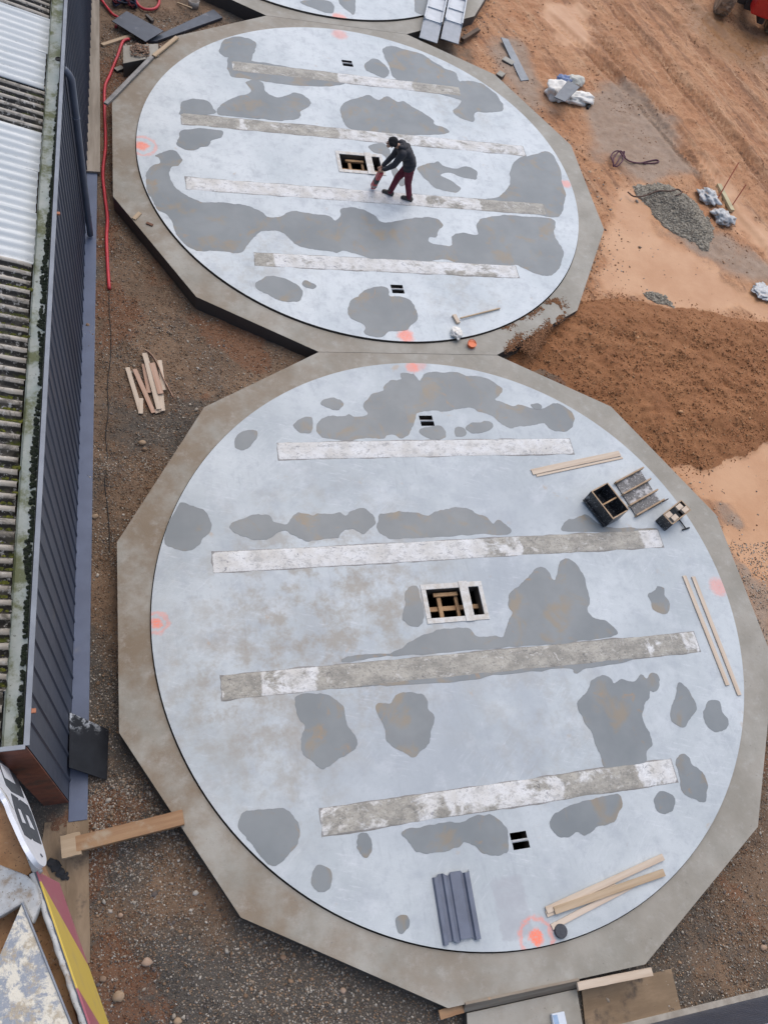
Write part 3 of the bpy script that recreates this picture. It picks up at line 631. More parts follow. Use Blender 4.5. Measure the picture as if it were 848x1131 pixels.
# ---- loose stones and clods: far too many to count
ICO = None
def scatter(name, X, Y, size, palette, mat, zoff=.2, flat=.75, seed=0, octa=False, zoned=False, zfix=None):
    bm = bmesh.new()
    if octa:
        vv = [bm.verts.new(p) for p in ((1, 0, 0), (-.6, .9, 0), (-.5, -.9, 0), (.1, .1, 1), (0, 0, -1))]
        for a in ((0, 1, 3), (1, 2, 3), (2, 0, 3), (1, 0, 4), (2, 1, 4), (0, 2, 4)): bm.faces.new([vv[i] for i in a])
    else: bmesh.ops.create_icosphere(bm, subdivisions=1, radius=1)
    bm.verts.ensure_lookup_table(); bm.verts.index_update()
    V = np.array([v.co[:] for v in bm.verts]); Fc = np.array([[v.index for v in f.verts] for f in bm.faces]); bm.free()
    r = np.random.default_rng(seed); n = len(X); m = len(V)
    nzv = 1+1.0*(r.random((n, m))-.5); sc = size[:, None]*(.65+.7*r.random((n, 3))); sc[:, 2] *= flat
    P = V[None]*nzv[:, :, None]*sc[:, None, :]
    a = r.random(n)*2*math.pi; ca, sa = np.cos(a)[:, None], np.sin(a)[:, None]
    tl = (r.random(n)-.5)*.9; ct, st = np.cos(tl)[:, None], np.sin(tl)[:, None]
    x, y, z = P[..., 0], P[..., 1], P[..., 2]; y, z = y*ct-z*st, y*st+z*ct; x, y = x*ca-y*sa, x*sa+y*ca
    x = x+X[:, None]; y = y+Y[:, None]; z = z+(gheight(X, Y) if zfix is None else np.full(n, zfix))[:, None]+(sc[:, 2]*zoff)[:, None]
    co = np.stack([x, y, z], -1).reshape(-1, 3).astype(np.float32); FF = (Fc[None]+(np.arange(n)*m)[:, None, None]).reshape(-1, 3).astype(np.int32)
    me = bpy.data.meshes.new(name); me.vertices.add(len(co)); me.vertices.foreach_set('co', co.ravel())
    me.loops.add(FF.size); me.loops.foreach_set('vertex_index', FF.ravel()); me.polygons.add(len(FF))
    me.polygons.foreach_set('loop_start', np.arange(0, FF.size, 3, dtype=np.int32)); me.polygons.foreach_set('loop_total', np.full(len(FF), 3, np.int32)); me.update()
    pal = np.array(palette); c = pal[r.integers(0, len(pal), n)]*(.75+.5*r.random((n, 1)))
    if zoned:
        zd_, zr_ = zones(X, Y); g_ = r.random((n, 1)); gcol = np.where(g_ > .86, .27, .075+.07*g_)*np.array([[1, .95, .88]]); rcol = (.7+.6*g_)*np.array([[.19, .08, .037]])
        c = np.where((r.random(n) < zd_*.9)[:, None], gcol, c); c = np.where((r.random(n) < zr_*.75)[:, None], rcol, c)
    c4_ = np.concatenate([c, np.ones((n, 1))], 1)
    me.attributes.new('stone', 'FLOAT_COLOR', 'POINT').data.foreach_set('color', np.repeat(c4_, m, 0).astype(np.float32).ravel())
    me.materials.append(mat); o = bpy.data.objects.new(name, me); COL.objects.link(o); return tag(o, kind='stuff')
def stone_mat():
    t = NT('loose stone'); c = t.attr('stone')['Color']
    return t.end(t.mix(t.mul(t.noise(40, 3), .25), c, (.14, .10, .07)), .85, None, spec=.3)
M_STONE = stone_mat()
def sample(n, x0, x1, y0, y1, dens, seed):
    r = np.random.default_rng(seed); X = x0+(x1-x0)*r.random(n); Y = y0+(y1-y0)*r.random(n)
    k = (r.random(n) < dens(X, Y)) & ~inside_slab(X, Y, .02); return X[k], Y[k]
PAL = [(.36, .32, .27), (.30, .26, .21), (.24, .19, .14), (.20, .13, .08), (.14, .12, .11), (.32, .21, .13), (.46, .42, .36)]
den = lambda X, Y: np.clip(.30+2.4*(fbm(X*1.2, Y*1.2, 4, 91)-.42), .04, 1)
X, Y = sample(42000, -6.6, -2.2, 3.2, 17, den, 1); X2, Y2 = sample(15000, -6.4, -4, -3, 3.5, den, 2); X3, Y3 = sample(48000, -6.6, 0, -7.5, -2.2, den, 3); X4, Y4 = sample(42000, 0, 7.5, -7, 1, den, 4)
keep = ~((Y4 > -2.5) & (X4 < 6.0)); X4, Y4 = X4[keep], Y4[keep]
X = np.concatenate([X, X2, X3, X4]); Y = np.concatenate([Y, Y2, Y3, Y4])
r_ = np.random.default_rng(5); sz = .006+.010*r_.random(len(X))+.022*(r_.random(len(X)) > .975)*r_.random(len(X))
scatter('gravel', X, Y, sz, PAL, M_STONE, .25, .7, 1)
# crumbs of earth and grit between the stones
denc = lambda X, Y: np.clip(.45+1.6*(fbm(X*2.1, Y*2.1, 4, 191)-.45), .1, 1)
XX_ = [sample(n_, *b_, denc, 40+i) for i, (n_, b_) in enumerate(((70000, (-6.45, -1.8, 3.0, 17.5)), (26000, (-6.4, -4, -3, 3.5)), (70000, (-6.6, 0, -7.5, -2.2)), (70000, (0, 7.5, -6.8, 1))))]
X = np.concatenate([a[0] for a in XX_]); Y = np.concatenate([a[1] for a in XX_])
k_ = (X < 4) | (vnoise(X*2, Y*2, 9)*1.2+.2 < sstep(-Y, 0.2, 2.6)+.0*X); X, Y = X[k_], Y[k_]; r_ = np.random.default_rng(6)
scatter('grit', X, Y, .007+.011*r_.random(len(X)), [(.24, .135, .075), (.18, .105, .062), (.29, .185, .115), (.12, .08, .055), (.22, .10, .05), (.36, .28, .20), (.08, .062, .05), (.27, .155, .085)], M_STONE, .25, .7, 16, True, True)
dyard = lambda X, Y: np.clip(1.9*(fbm(X*1.3, Y*1.3, 4, 291)-.46), .02, 1)
X, Y = sample(60000, 3, 17, 8, 24, dyard, 47); cl_ = np.zeros(len(X)); 
for L_ in CLAY: cl_ = np.maximum(cl_, polydist(X, Y, L_) > -.1)
k_ = cl_ < .5; X, Y = X[k_], Y[k_]; r_ = np.random.default_rng(48)
scatter('mud_crumbs', X, Y, .010+.020*r_.random(len(X))**2, [(.29, .14, .07), (.35, .19, .10), (.24, .11, .05), (.42, .25, .15), (.19, .085, .04)], M_STONE, .1, .6, 17, True)
# clods over the tipped earth
def dmound(X, Y): return np.clip(sstep(polydist(X, Y, MOUND)+(fbm(X*2, Y*2, 3, 22)-.5)*.6, -.35, .2), 0, 1)*(.35+.65*(fbm(X*3, Y*3, 3, 23) > .45))
X, Y = sample(60000, 1.5, 14, 2, 10, dmound, 7); r_ = np.random.default_rng(8)
scatter('soil_clods', X, Y, .007+.012*r_.random(len(X))**2+.03*(r_.random(len(X)) > .99)*r_.random(len(X)), [(.26, .108, .040), (.32, .148, .062), (.20, .08, .03), (.40, .22, .11)], M_STONE, .2, .8, 2)
# crumbs of earth along the yard side of the slabs and stones near the far steps
def dedge(X, Y):
    a = np.full(X.shape, 9.)
    for y0 in SLABS:
        ap = np.full(X.shape, -9.)
        for i in range(12): ap = np.maximum(ap, X*math.cos(R_(30*i))+(Y-y0)*math.sin(R_(30*i)))
        a = np.minimum(a, np.abs(ap-5.93))
    return (np.exp(-a/.45)*.9+.006)*(polydist(X, Y, MOUND) < -.1)
X, Y = sample(26000, 2, 10, -2, 22, dedge, 9); r_ = np.random.default_rng(10)
scatter('rubble', X, Y, .009+.016*r_.random(len(X))**2+.05*(r_.random(len(X)) > .985)*r_.random(len(X)), [(.22, .115, .06), (.36, .33, .28), (.27, .2, .14), (.16, .13, .11), (.40, .28, .18)], M_STONE, .2, .75, 3)
# ------------------------------------------------------------------ building along the left side
ZT = 3.4
def wall_x(y): return -6.66+(y+2.4)*.0119          # the wall is a hair out of parallel with the slabs
YE, YN = -2.42, 27.0
M_CLAD = simple('dark ribbed cladding', (.060, .070, .098), (.046, .054, .076), 1.5, .5, dirt=(.10, .095, .09), dirt_lo=.62, dirt_hi=.8, bump=.05, stretch=(1, 1, .15))
M_FLASH = simple('blue grey flashing', (.115, .145, .22), (.095, .12, .185), 2.0, .42, dirt=(.20, .20, .21), dirt_lo=.6, dirt_hi=.85, bump=.06)
M_CAP = simple('grey capping', (.22, .24, .27), (.17, .185, .21), 3, .45, bump=.05)
M_RED = simple('red oxide steel', (.24, .075, .042), (.15, .055, .035), 4, .6, dirt=(.09, .05, .035), dirt_lo=.5, dirt_hi=.7)
M_PIPE = simple('grey downpipe', (.105, .125, .165), (.085, .10, .135), 2, .35, bump=.03)
def gutter_mat():
    t = NT('mossy concrete gutter'); g = t.n('ShaderNodeNewGeometry'); P = g.outputs['Position']
    col = t.mix(t.step(t.noise(3, 6, .65, P), .3, .7), (.33, .38, .36), (.46, .49, .47))
    col = t.mix(t.step(t.noise(2.1, 6, .7, t.map(P, loc=(3, 3, 3))), .46, .62), col, (.15, .17, .085))
    col = t.mix(t.step(t.noise(9, 5, .7, P), .6, .7), col, (.07, .075, .055))
    return t.end(col, .7, t.bump(t.noise(40, 4, .6, P), .4, .01))
M_GUT = gutter_mat()
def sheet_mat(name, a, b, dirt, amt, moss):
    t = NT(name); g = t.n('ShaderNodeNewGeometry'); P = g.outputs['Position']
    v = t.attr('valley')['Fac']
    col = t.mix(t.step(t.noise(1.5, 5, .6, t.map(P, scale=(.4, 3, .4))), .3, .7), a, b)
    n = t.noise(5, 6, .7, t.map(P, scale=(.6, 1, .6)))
    col = t.mix(t.step(t.add(t.mul(v, amt), t.mul(t.mth('SUBTRACT', n, .5), 1.1)), .38, .62), col, dirt)   # troughs coloured darker than the ridges, broken up by noise
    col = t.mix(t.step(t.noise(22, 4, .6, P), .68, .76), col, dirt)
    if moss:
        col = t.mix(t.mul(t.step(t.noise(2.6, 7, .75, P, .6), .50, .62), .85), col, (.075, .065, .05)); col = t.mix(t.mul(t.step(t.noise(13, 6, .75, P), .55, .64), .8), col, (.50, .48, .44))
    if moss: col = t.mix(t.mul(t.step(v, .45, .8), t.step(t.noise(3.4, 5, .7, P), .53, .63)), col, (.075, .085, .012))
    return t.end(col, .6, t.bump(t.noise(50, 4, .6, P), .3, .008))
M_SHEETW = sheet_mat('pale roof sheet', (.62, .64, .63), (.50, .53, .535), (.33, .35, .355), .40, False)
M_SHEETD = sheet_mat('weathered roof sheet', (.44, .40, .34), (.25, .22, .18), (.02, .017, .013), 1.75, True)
M_MOSS = simple('moss clump', (.12, .12, .012), (.035, .045, .008), 20, .95, bump=.5)
M_SLUDGE = simple('dark leaf sludge', (.014, .017, .012), (.02, .03, .012), 20, .9, bump=.6)
b = root('metal_clad_building', (-8.4, 12, -.4), 'long dark ribbed metal building with mossy corrugated roof running along the left edge', 'building')
mb = MB(); prof = []; y = YE
while y < YN:
    prof += [(y, 0), (y+.255, 0), (y+.268, .022), (y+.298, .022)]; y += .311
P = [[(wall_x(a)+o, a, z) for a, o in prof] for z in (-.42, ZT-.02)]
mb.grid([list(r) for r in P]); mb.f = [tuple(reversed(f)) for f in mb.f]
mb.build('cladding', M_CLAD, b)
# capping over the wall head, with the raw end
mb = MB(); mb.v = []
for a, bb in ((YE-.01, YN),):
    for (o0, o1, z0, z1) in ((-.03, .03, ZT-.016, ZT),):
        p = [(wall_x(a)+o0, a), (wall_x(a)+o1, a), (wall_x(bb)+o1, bb), (wall_x(bb)+o0, bb)]; mb.prism(p, z0, z1)
mb.build('capping', M_CAP, b, .004)
# closing panel at the near end, red primed
mb = MB().box((wall_x(YE)-.17, YE-.02, ZT/2-.22), (.335, .012, ZT+.36)); e = mb.build('end_panel', M_RED, b)
MB().box((wall_x(YE)-.18, YE-.022, ZT-.005), (.34, .05, .02)).build('end_cap', M_CAP, b, .003)
# foot flashing and the plank that continues it
ztf = -.36
mb = MB(); p = [(wall_x(-2.72)+.003, -2.72), (-6.40, -2.72), (-6.275, 10.95), (wall_x(10.95)+.003, 10.95)]; mb.prism(p, ztf-.05, ztf); mb.build('foot_flashing', M_FLASH, b, .006)
# gutter and roof
RX = -6.95; rx = lambda y: RX+(y+2.4)*.0119
mb = MB()
gp = [(-.30, 3.10), (-.29, 3.02), (-.05, 3.02), (-.045, 3.385)]
mb.grid([[(wall_x(y)+o, y, z) for y in np.linspace(YE+.02, YN, 60)] for o, z in gp]); mb.build('gutter', M_GUT, b)
slope = .27
def yroof(py): return at(50, py, 3.15).y
bands = [(YN, 24, 'd')]
edges_px = [0, 22, 60, 98, 122, 147, 190, 238, 292]
ye = [yroof(v) for v in edges_px]
rows = [(YN, ye[0]+1.4, 'd'), (ye[0]+1.4, ye[1], 'd'), (ye[1], ye[2], 'w'), (ye[2], ye[3], 'w'), (ye[3], ye[5], 'd'), (ye[5], ye[6], 'w'), (ye[6], ye[7], 'w'), (ye[7], ye[8], 'w')]
y = ye[8]
while y > YE: rows.append((y, max(y-1.06, YE+.02), 'd')); y -= 1.06
for ri, (y1, y0, kd) in enumerate(rows):
    n = max(int((y1-y0)/.0177), 8); Y = np.linspace(y0-.05, y1, n); am = .042 if kd == 'd' else .024
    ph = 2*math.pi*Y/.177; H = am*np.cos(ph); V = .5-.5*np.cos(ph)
    xo = [0.0, .25, .6, 1.1, 1.8, 2.8, 4.2]; jag = random.uniform(-.02, .02)
    P = [[(rx(Y[j])-x_+(jag if x_ == 0 else 0), Y[j], 3.15+slope*x_+H[j]+.004*(ri % 2)+.012*(1 if kd == 'w' else 0)+.006*math.sin(ri*7+x_*3)) for j in range(n)] for x_ in xo]
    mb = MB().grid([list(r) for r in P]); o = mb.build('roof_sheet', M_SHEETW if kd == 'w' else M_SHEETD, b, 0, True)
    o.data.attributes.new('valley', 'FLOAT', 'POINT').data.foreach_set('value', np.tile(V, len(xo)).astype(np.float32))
    s = o.modifiers.new('thick', 'SOLIDIFY'); s.thickness = .008
    if kd == 'd': o['label'] = 'dark weathered sheet with moss in its troughs'
    else: o['label'] = 'pale almost white corrugated sheet'
# the rest of the building closes below the roof
MB().box((-10.9, (YE+YN)/2, 1.3), (.2, YN-YE, 5.0)).build('back_wall', M_CLAD, b)
MB().box((-9.0, YE+1.75, 1.2), (3.9, .1, 3.2)).build('end_wall', M_CLAD, b)
# moss in the troughs and sludge in the gutter
def lumps(name, L, mat, par, seed, sub=1):
    bm = bmesh.new(); r = random.Random(seed)
    for (x, y, z, s, fl) in L:
        g = bmesh.ops.create_icosphere(bm, subdivisions=sub, radius=s)
        for v in g['verts']:
            v.co = Vector((v.co.x*r.uniform(.7, 1.3), v.co.y*r.uniform(.7, 1.3), v.co.z*fl*r.uniform(.7, 1.3)))+Vector((x, y, z))
    mb = MB(); bm.verts.index_update(); mb.v = [tuple(v.co) for v in bm.verts]; mb.f = [tuple(v.index for v in f.verts) for f in bm.faces]; bm.free()
    return mb.build(name, mat, par)
L = []; r = random.Random(3)
for i in range(2600):
    k = r.randint(int((YE+.2)/.177), int(ye[8]/.177)-1); yy = (k+.5)*.177; x_ = r.random()*1.5
    if vnoise(np.array([k*.7]), np.array([x_*2.5]), 3)[0] < .40: continue
    L.append((rx(yy)-x_-.03, yy+r.uniform(-.03, .03), 3.15+slope*x_-.030, r.uniform(.02, .055), .6))
tag(lumps('moss', L, M_MOSS, b, 4), kind='stuff')
L = []
for i in range(1500):
    yy = YE+.1+r.random()*11.5; w = .03+.17*float(fbm(np.array([yy*1.1]), np.array([0.]), 4, 77)[0])*min(1, (8.6-yy)/5+.25)
    if yy > 9: continue
    L.append((wall_x(yy)-.05-max(w, .01)*r.random()**.8, yy, 3.03, r.uniform(.015, .035), .9))
tag(lumps('gutter_sludge', L, M_SLUDGE, b, 5), kind='stuff')
p = at(65, 65, 3.03); MB().lathe([(.055, 0), (.055, .012), (.045, .012), (.045, .004), (0.001, .004)], (p.x, p.y, 3.022), n=20).build('gutter_outlet', simple('black outlet', (.012, .012, .013)), b)
# downpipe
yp = at(72, 68, 3.4).y-.05
dp = b
path = [(wall_x(yp)+.01, yp, ZT-.10), (wall_x(yp)+.10, yp-.01, ZT-.24), (wall_x(yp)+.115, yp-.02, ZT-.5), (wall_x(yp)+.115, yp-.05, 1.5), (wall_x(yp)+.115, yp-.1, -.30)]
dpo = MB().tube(spline(path, 5, False), .062, 14).build('downpipe', M_PIPE, b, 0, True)
for z in (2.4, .2): MB().lathe([(.063, -.02), (.072, -.02), (.072, .02), (.063, .02)], (wall_x(yp)+.115, yp-.04-.03*(2.4-z)/2, z), n=16).build('pipe_bracket', M_PIPE, dpo)
for (py, nm) in ((235, 'a'), (785, 'b')):
    p = at(60 if nm == 'a' else 36, py, 3.38); MB().box((wall_x(p.y)+.03, p.y, 3.37), (.09, .05, .03)).build('fixing_clip', simple('orange clip', (.42, .16, .08)), b, .003)

# ------------------------------------------------------------------ timber and sheets along the foot of the wall
M_PLANK = simple('weathered plank', (.36, .31, .25), (.24, .20, .155), 3, .75, stretch=(.25, 2.5, 2.5), dirt=(.12, .10, .08), dirt_lo=.6, dirt_hi=.72, bs=25)
M_PLY = simple('muddy plywood', (.30, .215, .135), (.20, .14, .085), 3, .75, stretch=(.4, 1.5, 1), dirt=(.10, .075, .055), dirt_lo=.55, dirt_hi=.7, bs=25)
M_FRESH = simple('fresh sawn timber', (.47, .355, .235), (.38, .275, .17), 4, .7, stretch=(.2, 3, 3), bs=30, dirt=(.30, .19, .11), dirt_lo=.62, dirt_hi=.7)
M_PALE = simple('pale batten', (.58, .48, .375), (.49, .385, .285), 4, .7, stretch=(.2, 3, 3), bs=30, dirt=(.36, .25, .17), dirt_lo=.6, dirt_hi=.75)
M_PINK = simple('pinkish lath', (.50, .34, .25), (.42, .25, .17), 4, .75, stretch=(.2, 3, 3), bs=30, dirt=(.26, .13, .08), dirt_lo=.55, dirt_hi=.7)
M_OLD = simple('old orange beam', (.38, .23, .12), (.27, .145, .07), 3, .7, stretch=(.2, 2.5, 2.5), bs=25, dirt=(.40, .31, .21), dirt_lo=.58, dirt_hi=.75)
p0, p1 = at(105, -18, -.33), at(100, 190, -.33); p0.x = -6.40; p1.x = -6.36
board('foot_plank', p0+Vector((0, 6, 0)), p1, .30, .05, M_PLANK, 'long weathered light brown plank lying at the foot of the dark wall, top left', 'plank')
board('plywood_strip', at(86, 905, -.385), at(87, 1066, -.385), .30, .02, M_PLY, 'muddy brown plywood strip on the earth beside the yellow and pink board', 'plywood')
board('plywood_offcut', at(72, 908, -.392), at(60, 1000, -.392), .55, .012, M_PLY, 'dirty brown plywood sheet on the ground below the red end of the wall', 'plywood')
bm_root = root('timber_beam', at(135, 925, -.2), 'thick orange brown timber beam lying across from the wall foot to the nearest slab edge', 'beam')
pa, pb = at(80, 934, -.13), at(203, 903, -.02)
board('beam_body', pa, pb, .21, .16, M_OLD, parent=bm_root, bevel=.006)
board('beam_end_block', pa+Vector((-.02, 0, .02))-(pb-pa).normalized()*.12, pa+(pb-pa).normalized()*.12, .30, .15, M_FRESH, parent=bm_root, bevel=.005)
# black sheet leaning on the wall
M_BLACKP = NT('black formwork sheet')
_t = M_BLACKP; o_ = _t.xyz(); spl = _t.mul(_t.step(_t.noise(9, 6, .7), .48, .60), _t.step(o_[1], -.36, -.06))
M_BLACKP = _t.end(_t.mix(spl, _t.mix(_t.step(_t.noise(4, 4), .3, .7), (.007, .008, .011), (.013, .015, .019)), (.42, .44, .46)), .45, _t.bump(_t.noise(30, 3), .15, .01), 0., .2)
mb = MB(); A = [at(77, 787, -.05), at(120, 806, -.36), at(118, 862, -.36), at(76, 848, -.05)]
n_ = (A[1]-A[0]).cross(A[3]-A[0]).normalized()*.018; n_ = n_ if n_.z > 0 else -n_
mb.v = [tuple(p) for p in A]+[tuple(p+n_) for p in A]; mb.f = [(4, 7, 6, 5), (0, 1, 2, 3), (0, 4, 5, 1), (1, 5, 6, 2), (2, 6, 7, 3), (3, 7, 4, 0)]
bm = bmesh.new()
o = mb.build('formwork_sheet', M_BLACKP, None, .003, loc=A[0]); bm.from_mesh(o.data); bmesh.ops.recalc_face_normals(bm, faces=bm.faces); bm.to_mesh(o.data); bm.free()
tag(o, 'black plastic faced sheet with a cement splash leaning against the foot of the dark wall', 'sheet')
# dark cloth near the sign
L = [(q_.x, q_.y, -.365, s, .3) for q_, s in ((at(57, 953, -.36), .07), (at(62, 957, -.36), .075), (at(67, 963, -.36), .06), (at(71, 968, -.36), .045), (at(74, 965, -.36), .025), (at(75, 970, -.36), .025))]
tag(lumps('work_glove', L, simple('dark rubber', (.018, .02, .024)), None, 8, 2), 'crumpled dark grey work glove on the muddy plywood behind the yellow and pink board', 'glove')
# hose, cable
M_HOSE = simple('red hose', (.55, .035, .05), (.45, .03, .045), 3, .45, bump=.05)
hp = [(100, -20), (112, 2), (125, 17), (135, 20), (150, 8), (165, -4)]
def ground_path(L, dz): return [atg(a, b, dz) for a, b in L]
h1 = ground_path([(143, 43), (136, 46), (130, 62), (122, 82), (116, 97), (116, 125), (117, 160), (114, 190), (116, 215), (119, 240), (118, 262), (119, 290), (121, 319)], .05)
tag(MB().tube(spline(h1, 6, False), .034, 10).build('hose', M_HOSE, None, 0, True), 'long red hose running down along the foot of the dark wall', 'hose')
h2 = ground_path([(100, -16), (114, 2), (124, 15), (131, 20), (128, 30)], .06)
tag(MB().tube(spline(h2, 6, False), .032, 10).build('hose', M_HOSE, None, 0, True), 'short red hose ending at the dark steel plates, top left', 'hose')
h3 = ground_path([(148, -8), (152, 4), (160, 10), (172, 9), (176, 0), (168, -10)], .06)
tag(MB().tube(spline(h3, 6, False), .034, 10).build('hose', M_HOSE, None, 0, True), 'looped red hose behind the dark steel plates at the top edge', 'hose')
cb = ground_path([(121, 322), (121, 345), (123, 372), (122, 400), (119, 425), (120, 455), (117, 480), (119, 505), (116, 530), (119, 560), (121, 585), (121, 610)], .012)
tag(MB().tube(spline(cb, 5, False), .008, 6).build('cable', simple('black cable', (.015, .015, .016)), None, 0, True), 'thin black cable lying on the earth from the end of the red hose', 'cable')

# ------------------------------------------------------------------ clutter in the top left corner
M_STEEL = simple('dark steel plate', (.05, .062, .085), (.04, .05, .07), 3, .4, metal=.1, dirt=(.20, .20, .21), dirt_lo=.6, dirt_hi=.75, bump=.08)
def slabplate(name, px, z, th, mat, label, cat, dz=(0, 0, 0, 0)):
    A = [at(a, b, z+d) for (a, b), d in zip(px, dz)]; mb = MB(); n = len(A)
    mb.v = [tuple(p-Vector((0, 0, th))) for p in A]+[tuple(p) for p in A]
    mb.f = [tuple(range(n-1, -1, -1)), tuple(range(n, 2*n))]+[(i, (i+1) % n, n+(i+1) % n, n+i) for i in range(n)]
    o = mb.build(name, mat, None, .004); bm = bmesh.new(); bm.from_mesh(o.data); bmesh.ops.recalc_face_normals(bm, faces=bm.faces); bm.to_mesh(o.data); bm.free()
    return tag(o, label, cat) if label else o
slabplate('steel_sheet', [(161, 45), (236, 10), (246, 19), (172, 45.5)], -.30, .06, M_STEEL, 'long dark grey steel strip lying under the square steel plate, top left', 'steel strip')
slabplate('steel_plate', [(124, 23), (140, 12), (181, 34), (161, 46)], -.22, .02, M_STEEL, 'square dark grey steel plate tilted on a strip, top left', 'steel plate', (.02, .06, .02, 0))
blk = root('concrete_block', atg(153, 60), 'concrete block topped with a heap of wood bark beside the red hose', 'block')
A = [at(136, 50, -.02), at(175, 48, -.02), at(176, 62, -.02), at(136, 70, -.02)]
mb = MB().prism([(p.x, p.y) for p in A], -.45, -.02); mb.build('block_body', M_RING[1], blk, .012)
r = random.Random(12); L = []
for i in range(130):
    q_ = at(145+r.random()*20, 50+r.random()*13, -.01); L.append((q_.x, q_.y, -.005+.05*r.random(), r.uniform(.015, .04), .35))
tag(lumps('bark_heap', L, simple('bark', (.24, .14, .085), (.12, .07, .045), 9), blk, 6), kind='stuff')
board('edge_batten', at(117, 115, .0), at(168, 63, .0), .10, .05, simple('grey aluminium', (.25, .24, .23), (.17, .165, .16), 3, .5, metal=.3), 'long grey straightedge lying on the left rim of the middle slab', 'straightedge')
board('edge_board', at(170, 62, .005), at(196, 41, .005), .10, .04, M_FRESH, 'short orange brown timber at the upper end of the grey straightedge', 'board')
board('batten', atg(113, 50, .03), atg(147, 39, .05), .10, .05, M_FRESH, 'yellowish timber batten on the earth between the wall foot and the steel plate', 'batten')
board('brick', atg(162, 17, .06), atg(169, 24, .06), .07, .07, simple('dark brick', (.10, .085, .075)), 'small dark brick lying behind the square steel plate', 'brick')
board('stone_offcut', atg(128, 78, .04), atg(136, 75, .04), .13, .07, M_RING[2], 'grey concrete offcut beside the red hose left of the bark block', 'concrete offcut')
p = atg(214, 8); MB_ = MB().lathe([(.001, 0), (.13, 0), (.155, .2), (.145, .2), (.12, .02), (.001, .02)], p, n=20)
bk = root('bucket', p, 'pale plastic bucket with a stick across it behind the long steel strip', 'bucket'); MB_.build('bucket_body', simple('pale bucket', (.42, .38, .34), (.33, .29, .25)), bk, 0, True)
MB().tube([p+Vector((-.14, 0, .2)), p+Vector((-.1, .05, .25)), p+Vector((0, .09, .28)), p+Vector((.1, .05, .25)), p+Vector((.14, 0, .2))], .006, 6).build('bucket_handle', simple('wire', (.2, .2, .2)), bk)
board('stick', atg(196, 3, .03), atg(212, 9, .2), .04, .03, M_FRESH, 'thin wooden stick leaning on the pale bucket at the top edge', 'stick')
r = random.Random(21); ctr = atg(138, 4)
rt = root('cable_bundle', ctr, 'tangled dark blue and black cables at the top edge left of the red loop', 'cable bundle')
for c_, nm in (((.02, .03, .07), 'blue'), ((.012, .012, .014), 'black'), ((.25, .03, .04), 'red')):
    path = [ctr+Vector((.28*math.cos(a*1.0+r.random()), .26*math.sin(a*1.3+r.random()), .05+.22*r.random())) for a in np.linspace(0, 19, 28)]
    MB().tube(spline(path, 4, False), .022 if nm != 'red' else .012, 6).build('cable_loop', simple('cable '+nm, c_), rt, 0, True)
board('wood_chip', at(148, 242, -.03), at(155, 235, -.03), .09, .025, M_FRESH, 'short pale wood offcut on the left rim of the middle slab', 'wood offcut')
board('wood_chip', at(162, 246, -.03), at(169, 249, -.03), .06, .03, simple('brown chip', (.16, .07, .035)), 'dark brown wood offcut on the left rim of the middle slab', 'wood offcut')
# pile of laths
PILE = [((141, 406), (156, 456), .085, 0, 'leftmost pale lath of the pile on the earth, lying apart'), ((156, 440), (155.5, 457), .085, .0, 'shortest pale lath at the foot of the pile of laths'), ((149, 408), (170, 456), .085, .03, 'pinkish lath lying second from the left in the pile'),
        ((159, 402), (165, 434), .08, .02, 'broken reddish lath in the middle of the pile, half buried under others'), ((160, 390), (176, 452), .10, .06, 'longest pale lath on top in the middle of the pile'), ((168, 401), (178, 435), .11, .07, 'short wide pinkish lath on top of the right side of the pile'),
        ((176.5, 398), (181, 431), .085, .035, 'pale lath sticking out at the upper right of the pile'), ((177, 432), (179, 454), .12, .03, 'wide whitish board end at the lower right of the pile'), ((171, 455), (182, 451), .09, .01, 'small whitish offcut at the bottom of the pile')]
for i, (a, b_, w, dz, lab) in enumerate(PILE):
    board('lath', atg(*a, .03+dz), atg(*b_, .03+dz), w, .022, M_PINK if i in (2, 3, 5) else M_PALE, lab, 'lath', 'laths piled on the earth')
cv = ground_path([(161, 389), (168, 394), (175, 405), (181, 420), (192, 441)], .05)
mb = MB(); P = [[p+Vector((0, 0, z)) for p in spline(cv, 5, False)] for z in (0, .09)]; mb.grid(P); o = mb.build('bent_lath', M_PINK, None); s = o.modifiers.new('t', 'SOLIDIFY'); s.thickness = .012
tag(o, 'thin bent dark edged lath curving along the right of the pile', 'lath')
# ------------------------------------------------------------------ things on the nearest slab
board('board', at(587, 521.5, .014), at(684, 501, .014), .13, .022, M_PALE, 'upper of two pale boards lying together at the upper right of the nearest slab', 'board', 'boards on the nearest slab')
board('board', at(592, 525.5, .010), at(687, 505.5, .010), .05, .018, M_PALE, 'narrow board beside a wider pale board above the black formwork box', 'board', 'boards on the nearest slab')
board('board', at(755, 636, .014), at(803, 757, .014), .085, .024, M_PALE, 'left long pale board of the pair by the right edge of the nearest slab', 'board', 'boards on the nearest slab')
board('board', at(765, 637, .014), at(816, 768, .014), .085, .024, M_PALE, 'right long board of the pair by the right edge of the nearest slab', 'board', 'boards on the nearest slab')
board('board', at(603, 1005.5, .034), at(732, 946.5, .034), .10, .024, M_PALE, 'topmost board of the crossed bundle at the lower right', 'board', 'boards on the nearest slab')
board('board', at(603, 1010, .014), at(680, 979, .014), .085, .024, M_PALE, 'short half hidden board in the crossed bundle at the lower right', 'board', 'boards on the nearest slab')
board('board', at(609, 1024, .014), at(699, 977, .014), .085, .024, simple('clean white board', (.62, .52, .42), (.55, .44, .34), 4, .7, stretch=(.2, 3, 3)), 'lowest and palest board of the crossed bundle at the lower right', 'board', 'boards on the nearest slab')
